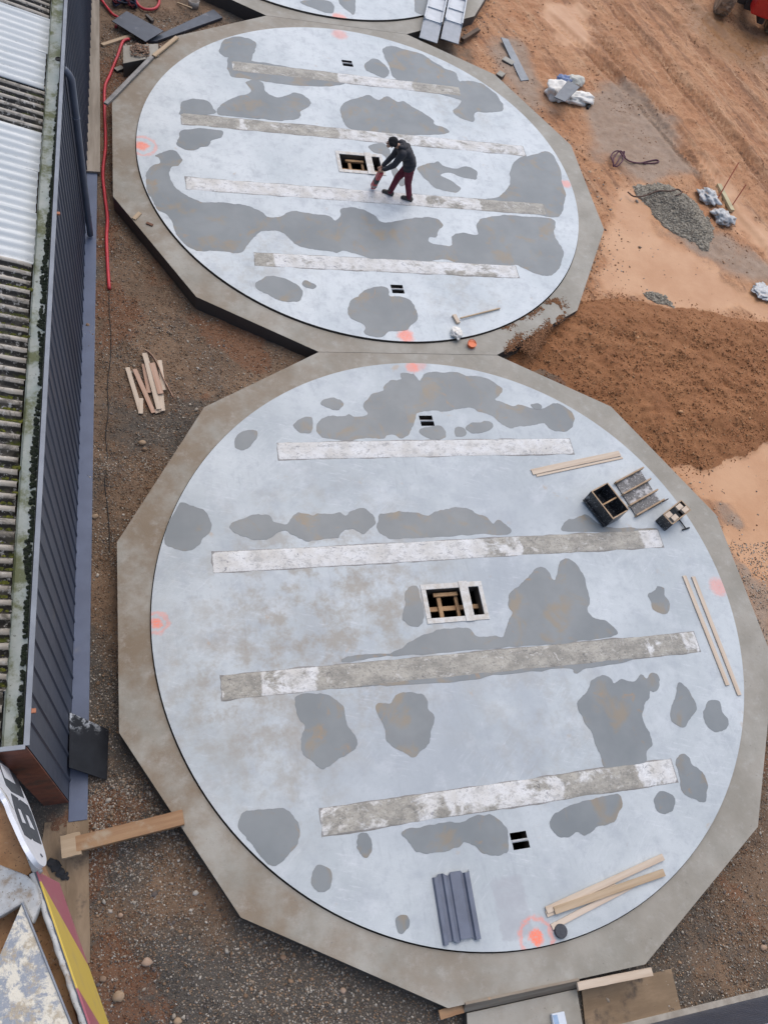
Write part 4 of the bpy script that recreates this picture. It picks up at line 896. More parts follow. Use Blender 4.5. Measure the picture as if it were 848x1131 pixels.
board('board', at(612, 1006, .058), at(733, 963.5, .04), .11, .024, M_FRESH, 'brownish board lying over the crossed bundle at the lower right', 'board', 'boards on the nearest slab')
p = at(618, 1028.5, .0); tr = root('tape_roll', p, 'small dark roll of tape on the slab below the crossed bundle of boards', 'tape roll')
MB().lathe([(.045, 0), (.095, 0), (.1, .012), (.1, .05), (.095, .06), (.045, .06)], p, n=24).build('roll', simple('dark tape', (.06, .065, .075), (.04, .04, .05), 30), tr)
MB().lathe([(.03, .002), (.046, .002), (.046, .058), (.03, .058)], p, n=20).build('core', simple('tape core', (.13, .12, .11)), tr)
# ribbed grey sheet
M_RIB = simple('grey ribbed plastic', (.115, .135, .185), (.095, .11, .15), 3, .45, bump=.25, bs=200, speck=(.17, .19, .24))
A, B, C = at(477, 968, .02), at(489, 1043, .02), at(517, 958, .02)
ax = (B-A); ay = (C-A); L_ = ax.length; W_ = ay.length; ax.normalize(); ay = (ay-ax*ay.dot(ax)).normalized()
W_ *= 1.0
prf = [(0, .0), (.03, .045), (.13, .045), (.15, .02), (.24, .02), (.27, .055), (.36, .055), (.39, .025), (.43, .025), (.46, .05), (.74, .05), (.77, .015), (.82, .015), (.85, .06), (.97, .06), (1.0, .0)]
mb = MB().grid([[A+ax*(L_*u+.018*(-1)**(k//3)*(1 if u in (0, 1) else 0))+ay*(W_*t_)+Vector((0, 0, z-.012)) for k, (t_, z) in enumerate(prf)] for u in (0, .02, .5, .98, 1)])
o = mb.build('ribbed_sheet', M_RIB, None); s = o.modifiers.new('t', 'SOLIDIFY'); s.thickness = .006
tag(o, 'dark grey ribbed sheet lying on the lower part of the nearest slab', 'ribbed sheet')
# black formwork box standing open
M_FILM = simple('black film faced plywood', (.018, .019, .021), (.030, .031, .034), 4, .35, speck=(.42, .42, .42), bs=22, bump=.15, dirt=(.20, .20, .20), dirt_lo=.62, dirt_hi=.68)
M_PLYEDGE = simple('plywood edge', (.42, .30, .19), (.32, .21, .12), 8)
fb = root('formwork_box', at(664, 568, 0), 'open topped black formwork box standing at the right on the nearest slab', 'formwork box')
zt_ = .38
T = [at(653, 542.5, zt_), at(663, 537, zt_), at(687, 567, zt_), at(677, 573, zt_)]   # open top rim
U0, U1 = at(653, 542.5, zt_), at(676.5, 572.5, zt_); dx = (U1-U0).normalized(); Lb = (U1-U0).length; dy = Vector((-dx.y, dx.x, 0)); Wb = .44
if (at(663, 537, zt_)-U0).dot(dy) < 0: dy = -dy
def wallbox(par, o_, a, b_, th, z0, z1, nm, mat, edge=None):
    d = (b_-a); L = d.length; c = (a+b_)/2; m = frame(d)
    w = MB().box((c.x, c.y, (z0+z1)/2), (L, th, z1-z0), m).build(nm, mat, par, .002)
    if edge: MB().box((c.x, c.y, z1+.003), (L, th+.002, .005), m).build('raw_edge', edge, w)
    return w
C0, C1_, C2_, C3 = U0, U0+dx*Lb, U0+dx*Lb+dy*Wb, U0+dy*Wb
for a, b_ in ((C0, C1_), (C2_, C3)): wallbox(fb, 0, a, b_, .024, .03, zt_, 'side_panel', M_FILM, M_PLYEDGE)
for a, b_ in ((C0+dy*.013, C3-dy*.013), (C1_+dy*.013, C2_-dy*.013)): wallbox(fb, 0, a, b_, .024, .03, zt_-.03, 'end_panel', M_FILM, M_PLYEDGE)
c_ = (C0+C2_)/2; MB().box((c_.x, c_.y, .022), (Lb, Wb, .02), frame(dx)).build('bottom', M_FILM, fb)
MB().beam(C0+dy*(Wb/2)+dx*Lb*.5-dy*Wb*.5+Vector((0, 0, -.05)), C0+dy*Wb+dx*Lb*.5+Vector((0, 0, -.05)), .03, .03).build('spreader', M_TIMBER, fb)
MB().beam(C0+Vector((0, 0, -zt_+.07))-dy*.03, C1_+Vector((0, 0, -zt_+.07))-dy*.03, .03, .05).build('base_batten', M_FILM, fb)
# ribbed formwork panel lying flat
fp = root('ribbed_shutter', at(707, 546, 0), 'flat black formwork panel with four pale ribs between the open box and the slab edge', 'formwork panel')
A, B, C = at(679, 533, .03), at(703, 571, .03), at(706, 518.5, .03); ax = B-A; ay = C-A; La, Lw = ax.length, ay.length; ax.normalize(); ay.normalize()
mb = MB(); q4 = [A, A+ax*La, A+ax*La+ay*Lw, A+ay*Lw]; mb.prism([(p.x, p.y) for p in q4], .005, .028)
mb.build('panel', simple('used black film', (.05, .052, .056), (.10, .10, .105), 5, .4, speck=(.5, .5, .5), bs=25, dirt=(.42, .42, .43), dirt_lo=.5, dirt_hi=.62), fp, .002)
for k, t_ in enumerate((0.02, .36, .68, .97)):
    a = A+ax*(La*t_)-ay*.05; b_ = a+ay*(Lw+.1)
    MB().beam(a+Vector((0, 0, .045)), b_+Vector((0, 0, .045)), .03, .09).build('rib', M_PLYEDGE, fp, .002)
MB().tube([q4[2]+Vector((0, 0, .03)), q4[2]+(q4[2]-q4[1])*.25+Vector((0, 0, .03))], .012, 8).build('tie_rod', simple('rusty rod', (.09, .06, .05), metal=.5), fp)
# narrow box with blocks
nb_ = root('formwork_box', at(741, 575, 0), 'narrow black formwork box with pale wood blocks inside, overlapping the slab rim side', 'formwork box')
zt2 = .30; A, B, D = at(732, 568, zt2), at(752, 552.5, zt2), at(741, 577, zt2); ax = B-A; La = ax.length; ax.normalize(); ay = Vector((-ax.y, ax.x, 0)); 
if (D-A).dot(ay) < 0: ay = -ay
Wn = .26; q4 = [A, A+ax*La, A+ax*La+ay*Wn, A+ay*Wn]
for a, b_ in ((q4[0], q4[1]), (q4[3], q4[2])): wallbox(nb_, 0, a, b_, .02, .005, zt2, 'side_panel', M_FILM, M_PLYEDGE)
for a, b_ in ((q4[0]+ay*.011, q4[3]-ay*.011), (q4[1]+ay*.011, q4[2]-ay*.011)): wallbox(nb_, 0, a, b_, .02, .005, zt2-.004, 'end_panel', M_FILM, M_PLYEDGE)
for u_, v_ in ((.17, .28), (.28, .72), (.75, .3), (.85, .74)):
    c = A+ax*La*u_+ay*Wn*v_; MB().box((c.x, c.y, zt2-.03), (.16, .105, .06), frame(ax)).build('wood_block', M_PALE, nb_, .003)
c0 = at(749, 573, .03); c1_ = at(757, 584, .03)
hr = root('steel_hook', c0, 'thin black steel rod with a cross end beside the narrow formwork box', 'steel rod')
MB().tube([c0, c1_], .013, 8).build('rod', simple('black steel', (.03, .03, .032), metal=.5), hr)
MB().tube([c1_-Vector((.09, .02, 0)), c1_+Vector((.09, .02, 0))], .016, 8).build('crossbar', simple('black steel bar', (.03, .03, .032), metal=.5), hr)
# ------------------------------------------------------------------ things on the middle slab
br = root('broom', at(503, 352, 0), 'wooden broom with a pale block head lying near the lower edge of the middle slab', 'broom')
board('broom_handle', at(508, 351.5, .05), at(552, 340.5, .03), .035, .035, M_FRESH, parent=br, bevel=.012)
board('broom_head', at(501, 348, .03), at(506, 357, .03), .09, .06, M_PALE, parent=br)
def blob(name, c, rad, mat, parent=None, seed=0, amp=.25, freq=3., sub=4, crease=0.):
    bm = bmesh.new(); bmesh.ops.create_icosphere(bm, subdivisions=sub, radius=1); V = np.array([v.co[:] for v in bm.verts])
    d = 1+amp*(fbm(V[:, 0]*freq+seed*3.1+V[:, 2]*freq*.7, V[:, 1]*freq+9+V[:, 2]*freq*.5, 4, seed)-.5)*2
    if crease:                                   # folded film: sharp ridges and hollows
        for q, (ux, uy, uz) in enumerate(((1, .3, .6), (-.4, 1, .5), (.6, -.7, 1))):
            s_ = V[:, 0]*ux+V[:, 1]*uy+V[:, 2]*uz; w_ = fbm(V[:, 0]*1.7+q, V[:, 1]*1.7-V[:, 2], 3, seed+q)
            tri = np.abs(((s_*1.5+w_*2.6+seed*.37+q*.3) % 1)-.5)*2; d -= crease*.30*(1-tri)**2.2*(.4+w_)
    W = V*d[:, None]*np.array(rad); W[:, 2] = np.maximum(W[:, 2], -rad[2]*.55)
    mb = MB(); mb.v = [tuple(Vector(c)+Vector(w)) for w in W]; bm.verts.index_update(); mb.f = [tuple(v.index for v in f.verts) for f in bm.faces]; bm.free()
    return mb.build(name, mat, parent, 0, True)
M_WHITECLOTH = simple('white woven plastic', (.80, .77, .71), (.66, .63, .57), 6, .6, dirt=(.36, .27, .19), dirt_lo=.58, dirt_hi=.75, bs=45)
tag(blob('plastic_bag', at(504, 368, .05), (.13, .17, .09), M_WHITECLOTH, None, 3, .3, 2.5, 4, .3), 'crumpled white plastic bag on the slab edge just below the broom head', 'plastic bag')
p = at(520, 382, -STEP); oc = root('plastic_tub', p, 'small bright orange plastic tub standing on the rim between the two slabs', 'tub')
MB().lathe([(.001, 0), (.085, 0), (.10, .07), (.10, .08), (.001, .08)], p, n=20).build('tub_body', simple('orange plastic', (.70, .15, .04), (.6, .12, .03), 5, .4), oc)
MB().tube([p+Vector((.09*math.cos(a), .09*math.sin(a), .085+.03*math.sin(a)**2)) for a in np.linspace(0, 3.1, 9)], .008, 6).build('tub_handle', simple('orange handle', (.62, .12, .035)), oc)
# earth slopped on the rim
r_ = np.random.default_rng(31); LX, LY = [], []
for (a, b_, w, n) in (((556, 362), (612, 331), 4, 1500), ((578, 384), (622, 346), 5, 2200), ((560, 387), (575, 370), 4, 700), ((612, 331), (622, 342), 5, 700), ((586, 392), (600, 372), 6, 700)):
    for i in range(n):
        t_ = r_.random(); q_ = at(a[0]+(b_[0]-a[0])*t_+r_.normal()*w*.7, a[1]+(b_[1]-a[1])*t_+r_.normal()*w*.6, -STEP)
        if np.hypot(q_.x, q_.y-PITCHY) < RD+.03: continue
        if fbm(np.array([q_.x*3]), np.array([q_.y*3]), 3, 66)[0] < .42: continue
        LX.append(q_.x); LY.append(q_.y)
LX, LY = np.array(LX), np.array(LY)
scatter('soil_spill', LX, LY, .010+.016*r_.random(len(LX))**2, [(.24, .11, .047), (.29, .145, .07), (.20, .09, .04)], M_STONE, .1, .6, 33, True, False, -STEP)

# ------------------------------------------------------------------ the worker
M_SKIN = simple('skin', (.42, .24, .16), (.36, .20, .13), 8, .5)
M_JACKET = simple('black jacket', (.020, .021, .026), (.035, .036, .042), 7, .8, bump=.3, bs=35)
M_TROUS = simple('maroon trousers', (.155, .018, .035), (.105, .012, .024), 7, .85, bump=.35, bs=30)
M_BOOT = simple('worn boots', (.10, .085, .07), (.05, .045, .042), 12, .8)
M_HAT = simple('black knit', (.008, .008, .009), (.014, .014, .015), 20, .95, bs=120)
w = root('person', (.55, 10.45, 0), 'worker in black jacket, knit cap and maroon trousers bending over a red tool', 'person')
V3 = Vector; lv = V3((-.12, -.97, 0))
Pv = at(452.5, 183, .88); 
Hd = at(432.5, 157.5, 1.42)
wst, chs = Pv+V3((-.08, .02, .17)), Pv+V3((-.23, .035, .34)); nk = chs+V3((-.10, 0, .12))
sh0 = chs+V3((-.05, 0, .055)); sL, sR = sh0+lv*.18, sh0-lv*.18
hL, hR = at(421.5, 188.5, .74), at(421, 187, .66)+V3((0, .05, 0))
eL = (sL+hL)/2+V3((.05, -.05, -.03)); eR = (sR+hR)/2+V3((.07, .06, -.02))
aF, aB = at(431, 211, .10), at(452, 217.5, .10); hiL, hiR = Pv+lv*.085-V3((0, 0, .08)), Pv-lv*.085-V3((0, 0, .08))
kB = (hiL+aB)/2+V3((-.035, 0, .02)); kF = (hiR+aF)/2+V3((-.05, 0, .03))
spine = frame(chs-Pv)                        # x runs up the back
mb = MB().ell(Pv, (.13, .165, .12), spine).ell(wst, (.15, .15, .11), spine).ell(chs, (.19, .175, .125), spine).cap(chs+V3((-.06, 0, .09)), Hd+V3((.03, 0, -.03)), .062, .055)
mb.ell(Hd+V3((.015, 0, .02)), (.105, .078, .105)).cap(Hd+V3((-.03, 0, -.03)), Hd+V3((-.055, 0, -.085)), .07, .045).cap(Hd+V3((-.085, 0, .0)), Hd+V3((-.11, 0, -.03)), .010, .017)
mb.cap(Hd+V3((-.07, -.022, -.062)), Hd+V3((-.07, .022, -.062)), .022, .022)
for s_, e_, h_ in ((sL, eL, hL), (sR, eR, hR)):
    wr = h_+(e_-h_).normalized()*.07; mb.cap(s_, e_, .062, .046).cap(e_, wr, .045, .030).cap(wr, h_, .033, .040)
for hi, k_, a_, t_ in ((hiL, kB, aB, V3((-.95, .3, 0))), (hiR, kF, aF, V3((-.92, .38, 0)))):
    mb.cap(hi, k_, .088, .06).cap(k_, a_, .058, .042).cap(V3((a_.x, a_.y, .045)), V3((a_.x, a_.y, .04))+t_.normalized()*.13, .04, .033).cap(a_, V3((a_.x, a_.y, .05)), .042, .042)
tool_dir = (at(411.5, 207, .05)-hL).normalized()
for h_, ex in ((hL, 1), (hR, -1)):
    for o_, ln in ((-.030, .062), (-.010, .075), (.010, .07), (.030, .052)):
        b0 = h_+tool_dir*o_+V3((-.02, ex*-.02, -.01)); m_ = b0+V3((-.05, ex*.01, -.005))*(ln/.07); e_ = m_+V3((.006, ex*.045, -.004))*(ln/.07)
        mb.cap(b0, m_, .0105, .0095, 8).cap(m_, e_, .0095, .008, 8)
    mb.cap(h_+V3((0, ex*.02, .012)), h_+V3((-.045, ex*.045, .014)), .012, .009, 8)
fuse(mb.build('body', M_SKIN, w, 0, True), .0065, 2)
# jacket: torso, sleeves with a few folds, hem; hood lies on the back of the neck
mb = MB().ell(Pv+V3((-.02, .005, .05)), (.13, .21, .165), spine).ell(wst, (.17, .20, .15), spine).ell(chs, (.20, .215, .15), spine).cap(sL, sR, .095, .095).cap(chs, chs+V3((-.10, 0, .10)), .13, .085)
for s_, e_, h_ in ((sL, eL, hL), (sR, eR, hR)):
    wr = h_+(e_-h_).normalized()*.085; mb.cap(s_, e_, .093, .070)
    for k in range(4): t_ = .25+.2*k; q_ = e_.lerp(wr, t_); mb.ell(q_, (.068-.012*t_, .066-.012*t_, .05))
    mb.cap(e_, wr, .068, .052)
for k in range(5): q_ = Pv.lerp(chs, .1+.2*k)+V3((.06, -.02*(k % 2), .07)); mb.cap(q_-lv*.12, q_+lv*.12+V3((0, 0, .02)), .085, .08)
mb.ell(Pv+V3((0, .0, -.02)), (.07, .205, .168), spine)
fuse(mb.build('jacket', M_JACKET, w, 0, True), .012, 3)
hb = chs+V3((-.03, 0, .145)); mb = MB().cap(hb-lv*.09, hb+lv*.09, .06, .06).cap(hb+V3((.05, 0, -.01))-lv*.05, hb+V3((.05, 0, -.01))+lv*.05, .05, .05).cap(hb-lv*.1, hb-lv*.09+V3((-.1, 0, .02)), .05, .035).cap(hb+lv*.1, hb+lv*.09+V3((-.1, 0, .02)), .05, .035)
fuse(mb.build('hood', M_JACKET, w, 0, True), .012, 2)
mb = MB().ell(Pv+V3((0, 0, -.03)), (.15, .185, .135), spine)
for hi, k_, a_ in ((hiL, kB, aB), (hiR, kF, aF)):
    an = V3((a_.x, a_.y, .085)); mb.cap(hi, k_, .118, .083).cap(k_, an, .080, .066)
    for k in range(4): q_ = k_.lerp(an, .1+.26*k); mb.ell(q_, (.084-.006*k, .083-.006*k, .045))
fuse(mb.build('trousers', M_TROUS, w, 0, True), .011, 2)
for a, d in ((aB, V3((-.95, .3, 0)).normalized()), (aF, V3((-.92, .38, 0)).normalized())):
    g = V3((a.x, a.y, 0)); mb = MB().cap(g+V3((0, 0, .07)), g+V3((0, 0, .15)), .062, .062).cap(g-d*.05+V3((0, 0, .055)), g+d*.14+V3((0, 0, .045)), .055, .045).box(g+d*.045+V3((0, 0, .014)), (.27, .10, .026), frame(d)).cap(g+d*.1+V3((0, 0, .04)), g+d*.165+V3((0, 0, .038)), .048, .034)
    fuse(mb.build('boot', M_BOOT, w, 0, True), .009, 2)
mb = MB().ell(Hd+V3((.03, 0, .035)), (.118, .096, .105)).cap(Hd+V3((.0, -.05, .02)), Hd+V3((.0, .05, .02)), .075, .075).ell(Hd+V3((.075, 0, -.01)), (.07, .085, .085))
fuse(mb.build('knit_cap', M_HAT, w, 0, True), .01, 2)
for s_ in (-1, 1):
    MB().ell(Hd+V3((-.088, s_*.032, -.005)), (.012, .012, .012), None, 10).build('eye', simple('eye', (.05, .03, .02), None, 5, .2), w, 0, True)
    MB().ell(Hd+V3((.0, s_*.084, -.045)), (.02, .009, .03), None, 10).build('ear', M_SKIN, w, 0, True)
# power tool in his hands
tip = at(411.5, 207, .03); tp = root('power_tool', tip, 'red and black power tool held by the worker on the middle slab', 'power tool')
td = hL-tip; tl = td.length; td.normalize(); M_TRED = simple('red tool housing', (.42, .03, .035), (.33, .022, .028), 6, .4, dirt=(.40, .35, .32), dirt_lo=.64, dirt_hi=.72); M_TBLK = simple('black tool rubber', (.018, .018, .02), (.03, .03, .032), 9, .6)
tm = frame(td)
MB().beam(tip+td*tl*.55, tip+td*tl*.95, .115, .12).build('motor_housing', M_TRED, tp, .02)
MB().beam(tip+td*tl*.33, tip+td*tl*.56, .10, .14).build('gear_housing', M_TBLK, tp, .015)
MB().beam(tip+td*tl*.03, tip+td*tl*.34, .115, .13).build('guard', M_TRED, tp, .018)
MB().lathe([(.001, -.012), (.06, -.012), (.062, 0), (.06, .012), (.001, .012)], tip+td*tl*.14+Vector((0, -.07, .02)), (0, 1, .2), n=20).build('disc_cover', simple('scuffed metal', (.4, .38, .36), metal=.7), tp)
MB().tube(spline([tip+td*tl*.9, hL+td*.07, hL+td*.09+Vector((.05, .02, 0)), hR+td*.03+Vector((.03, 0, 0))], 5, False), .018, 8).build('handle', M_TBLK, tp, 0, True)

# ------------------------------------------------------------------ rusty machine at the lower left
M_RUST = simple('rusty plate', (.42, .235, .11), (.27, .14, .065), 5, .85, dirt=(.47, .40, .31), dirt_lo=.56, dirt_hi=.68, bs=30, bump=.5, speck=(.12, .07, .04))
M_OFFW = simple('dirty white paint', (.50, .50, .48), (.36, .365, .36), 5, .65, dirt=(.27, .20, .13), dirt_lo=.50, dirt_hi=.66, bump=.4, speck=(.22, .19, .15), bs=25)
M_FLAKE = NT('flaking paint'); _t = M_FLAKE
_c = _t.mix(_t.step(_t.noise(4.2, 8, .76, None, .3), .44, .52), (.28, .30, .33), (.66, .61, .50)); _c = _t.mix(_t.mul(_t.step(_t.noise(7, 7, .75), .50, .62), .85), _c, (.40, .33, .23)); _c = _t.mix(_t.step(_t.noise(2, 6, .7, _t.map(loc=(4, 4, 4))), .66, .74), _c, (.25, .15, .08))
M_FLAKE = _t.end(_c, .7, _t.bump(_t.noise(9, 6, .7), .8, .02))
KM = 7.5/10.9
def ZM(z): return 12.5-(12.5-z)*KM      # the hopper stands on tall legs: its rim is about five metres up
zm = ZM(1.6); HB = 2.0*KM; PA, PB = at(42, 962, zm), at(100, 1131, zm)
mr = root('steel_hopper', (-6.6, -4.6, -.4), 'rusty white painted steel hopper with lettered sign and striped board, bottom left corner', 'hopper')
db = (PB-PA); db.z = 0; Lb_ = db.length; db.normalize(); nbv = Vector((-db.y, db.x, 0)) if db.x > 0 else Vector((db.y, -db.x, 0))
if nbv.x < 0: nbv = -nbv
# board with diagonal stripes, built in its own frame
def board_mat():
    t = NT('yellow and pink stripes'); o = t.xyz()
    s0 = .085; bot = at(98, 1068, ZM(-.4)); s1 = (bot-PA).dot(db); k = (s1-s0)/HB
    c2 = (at(84, 1092, zm)-PA).dot(db)
    u = t.mth('SUBTRACT', o[0], t.mul(t.mth('SUBTRACT', HB, o[2]), k))
    f = t.mul(t.step(u, s0-.008, s0+.008), t.step(u, c2+.008, c2-.008))
    col = t.mix(f, (.36, .095, .125), (.60, .43, .065))
    col = t.mix(t.mul(t.step(t.noise(3, 6, .65), .5, .75), .4), col, (.36, .25, .17))
    return t.end(col, .55, t.bump(t.noise(60, 3), .1, .004))
ob = MB().box((Lb_*.7, -.015, HB/2), (Lb_*1.4, .03, HB)).build('striped_board', board_mat(), None, .006, loc=(0, 0, 0))
m = Matrix((db, nbv, Vector((0, 0, 1)))).transposed().to_4x4()
if m.determinant() < 0: m = Matrix((db, nbv, Vector((0, 0, 1)))).transposed().to_4x4()
m.translation = Vector((PA.x, PA.y, ZM(-.4)))-Vector(mr['o']); ob.parent = mr; ob.matrix_basis = m
rim = []
for i in range(60):
    s = Lb_*1.35*i/59; rim.append(PA+db*s-nbv*(.045+.003*math.sin(i*.9)*math.sin(i*.37))+Vector((0, 0, .008+.003*math.sin(i*1.3))))
MB().tube(rim, [.018+.007*float(vnoise(np.array([i*.8]), np.array([0.]), 4)[0]) for i in range(60)], 8).build('crusted_rim', M_OFFW, mr, 0, True)
MB().beam(PA-nbv*.023, PA+db*Lb_*1.35-nbv*.023, .018, .02).build('edge_angle', M_STEEL, mr)
def pxprism(name, L, z0, z1, mat, par, bev=.01, lab=None):
    P = [at(a, b_, z1) for a, b_ in L]; o = MB().prism([(p.x, p.y) for p in P], z0, z1).build(name, mat, par, bev)
    if lab: o['label'] = lab
    return o
pxprism('hopper_body', [(-90, 885), (8, 893), (37, 962), (60, 1040), (95, 1160), (-90, 1230)], ZM(-.4)+.05, ZM(1.30), M_RUST, mr)
pxprism('rusty_deck', [(-90, 850), (0, 872), (12, 898), (36, 962), (30, 968), (0, 960), (-90, 935)], ZM(1.302), ZM(1.52), M_RUST, mr)
pxprism('deck_edge', [(0, 868), (6, 876), (26, 916), (47, 962), (40, 968), (35, 962), (14, 905), (0, 884)], ZM(1.45), ZM(1.56), M_OFFW, mr)
pxprism('frame_beam', [(-70, 944), (0, 955), (28, 966), (40, 976), (46, 997), (36, 1021), (25, 998), (20, 1001), (0, 1013), (-70, 1040)], ZM(1.53), ZM(1.74), M_OFFW, mr, .02)
pxprism('cover_plate', [(25, 997), (84, 1144), (-70, 1230), (-70, 1120), (0, 1055)], ZM(1.75), ZM(1.79), M_FLAKE, mr, .004)
MB().tube([at(25, 997, ZM(1.80)), at(84, 1144, ZM(1.80))], .009, 6).build('plate_edge', M_CAP, mr)
# sign on the side
for lx, ly in ((-20, 1000), (0, 1090), (-85, 960), (-80, 1150)):
    q_ = at(lx, ly, ZM(-.4)); MB().box((q_.x, q_.y, (ZM(-.4)+.1-.42)/2), (.14, .14, ZM(-.4)+.1+.42)).build('leg', M_RUST, mr, .01)
Q0, Q1 = at(0, 878, ZM(1.58)), at(47, 957, ZM(1.58)); ds = (Q1-Q0); ds.z = 0; ds.normalize(); ns = Vector((ds.y, -ds.x, 0)); ns = ns if ns.x > 0 else -ns
SO = Q1+ns*.03
def onsign(px, py, off=0.):
    x = (px-424)/FPX; y = -(py-565.5)/FPX; xr, yr = cr*x-sr*y, sr*x+cr*y; d = RIGHT0*xr+UP0*yr+FWD
    t = (SO+ns*off-CAM).dot(ns)/d.dot(ns); return CAM+d*t
def sign_poly(L, off): return [onsign(a/7.53, 815+b_/7.53, off) for a, b_ in L]
def plate3(name, loops, th, mat, par, k=1):
    """flat cut-out on the sign plane, outer loop first then counters"""
    bm = bmesh.new(); E2 = []
    for lp in loops:
        vv = [bm.verts.new(p) for p in lp]; E2 += [bm.edges.new((vv[i], vv[(i+1) % len(vv)])) for i in range(len(vv))]
    bmesh.ops.triangle_fill(bm, edges=E2, use_beauty=True, normal=ns)
    for f in bm.faces:
        f.normal_update()
        if f.normal.dot(ns) < 0: f.normal_flip()
    mb = MB(); bm.verts.index_update(); mb.v = [tuple(v.co) for v in bm.verts]; mb.f = [tuple(v.index for v in f.verts) for f in bm.faces]; bm.free()
    o = mb.build(name, mat, par); s = o.modifiers.new('t', 'SOLIDIFY'); s.thickness = th; s.offset = -1; return o
so = [(-160, 150), (-80, 280), (0, 425), (60, 520), (100, 620), (150, 730), (220, 880), (280, 980), (330, 1045), (372, 1066), (388, 1040), (385, 980), (350, 860), (290, 680), (230, 520), (150, 350), (80, 190), (0, 30), (-60, -80)]
M_SIGN = simple('white enamel', (.80, .82, .86), (.74, .76, .80), 4, .4, bump=.03); M_LET = simple('slate lettering', (.05, .06, .075), (.04, .05, .062), 6, .5)
sg = plate3('sign', [spline(sign_poly(so, 0), 4)], .035, M_SIGN, mr)
Bo = [(95, 460), (155, 500), (160, 522), (170, 512), (235, 560), (265, 620), (310, 750), (350, 885), (285, 852), (276, 832), (265, 845), (210, 805), (165, 700), (130, 600)]
plate3('letter_b', [sign_poly(Bo, .004), sign_poly([(150, 582), (175, 592), (225, 715), (190, 702)], .004), sign_poly([(215, 632), (240, 646), (298, 770), (255, 742)], .004)], .003, M_LET, sg)
Oo = [(-40, 95), (80, 185), (110, 250), (155, 350), (205, 500), (100, 445), (55, 390), (20, 290), (-10, 210)]
plate3('letter_o', [sign_poly(Oo, .004), sign_poly([(0, 198), (78, 252), (138, 388), (42, 330), (16, 262)], .004)], .003, M_LET, sg)
for s_ in (.5,): p = onsign(345/7.53, 815+980/7.53, .004); MB().lathe([(.001, 0), (.018, 0), (.016, .008), (.001, .009)], p, ns, n=12).build('bolt', M_STEEL, sg)

# ------------------------------------------------------------------ along the lower edge
M_FB = simple('concrete stained board', (.27, .23, .18), (.19, .15, .11), 3, .8, stretch=(.3, 2.5, 2.5), dirt=(.40, .24, .12), dirt_lo=.64, dirt_hi=.7)
board('formwork_board', at(512, 1113, -.12), at(637, 1086, -.12), .24, .035, M_FB, 'brown stained formwork board standing against the bottom edge of the nearest slab', 'formwork board', roll=R_(62))
board('formwork_board', at(637, 1089.5, -.06), at(719, 1073, -.06), .11, .06, M_PALE, 'pale timber with a dark upper face at the lower right edge of the nearest slab', 'formwork board')
board('formwork_board', at(485, 1121, -.16), at(511, 1113, -.16), .12, .04, M_OLD, 'short orange board end poking out at the lowest corner of the nearest slab', 'formwork board')
gs = pxprism('ground_beam', [(515, 1119), (637, 1092), (648, 1160), (518, 1170)], -.5, -.20, M_RING[1], None, .012); tag(gs, 'brownish concrete ground beam leaving the nearest slab at the bottom edge', 'ground beam')
pp = pxprism('plywood_sheet', [(642, 1094), (741, 1070), (752, 1116), (648, 1150)], -.40, -.375, M_PLY, None, .003); tag(pp, 'wide muddy plywood sheet on the earth beside the ground beam at the bottom edge', 'plywood')
pk = root('packet', at(620, 1126, -.2), 'white and pale blue packet lying on the concrete ground beam at the bottom edge', 'packet')
pxprism('packet_body', [(609, 1120), (623, 1117), (628, 1140), (613, 1143)], -.197, -.13, simple('white packet', (.62, .66, .70), (.55, .6, .66), 5, .5), pk, .01)
pxprism('packet_label', [(610, 1121.5), (615, 1120.5), (619, 1138), (614, 1139)], -.1295, -.127, simple('pale blue label', (.30, .42, .58)), pk, 0)
# clad wall in the bottom right corner: seen from above, rising from its pale base strip
e0, e1 = at(700, 1131, -.38), at(848, 1095, -.38); dx = (e1-e0).normalized(); E0, E1 = e0-dx*.75, e1+dx*3.5; n_ = Vector((dx.y, -dx.x, 0)); n_ = n_ if n_.y < 0 else -n_
shd = root('ribbed_shed', (E0+E1)/2, 'dark horizontally ribbed wall with a pale base strip cutting the bottom right corner', 'shed')
rows = []; z = -.36
while z < 1.5: rows += [(0, z), (0, z+.10), (.03, z+.104), (.03, z+.126)]; z += .13
mb = MB().grid([[E0+n_*(.05+a)+Vector((0, 0, b_+.38)) for a, b_ in rows], [E1+n_*(.05+a)+Vector((0, 0, b_+.38)) for a, b_ in rows]]); o = mb.build('wall_panel', M_CLAD, shd); s = o.modifiers.new('t', 'SOLIDIFY'); s.thickness = .01
MB().beam(E0+n_*.0+Vector((0, 0, -.02)), E1+n_*.0+Vector((0, 0, -.02)), .085, .10).build('base_strip', simple('pale concrete edge', (.42, .39, .34), (.30, .27, .23), 5, .8), shd, .006)
MB().beam(E0+n_*.09+Vector((0, 0, 1.92)), E1+n_*.09+Vector((0, 0, 1.92)), .14, .03).build('wall_cap', M_CAP, shd, .004)

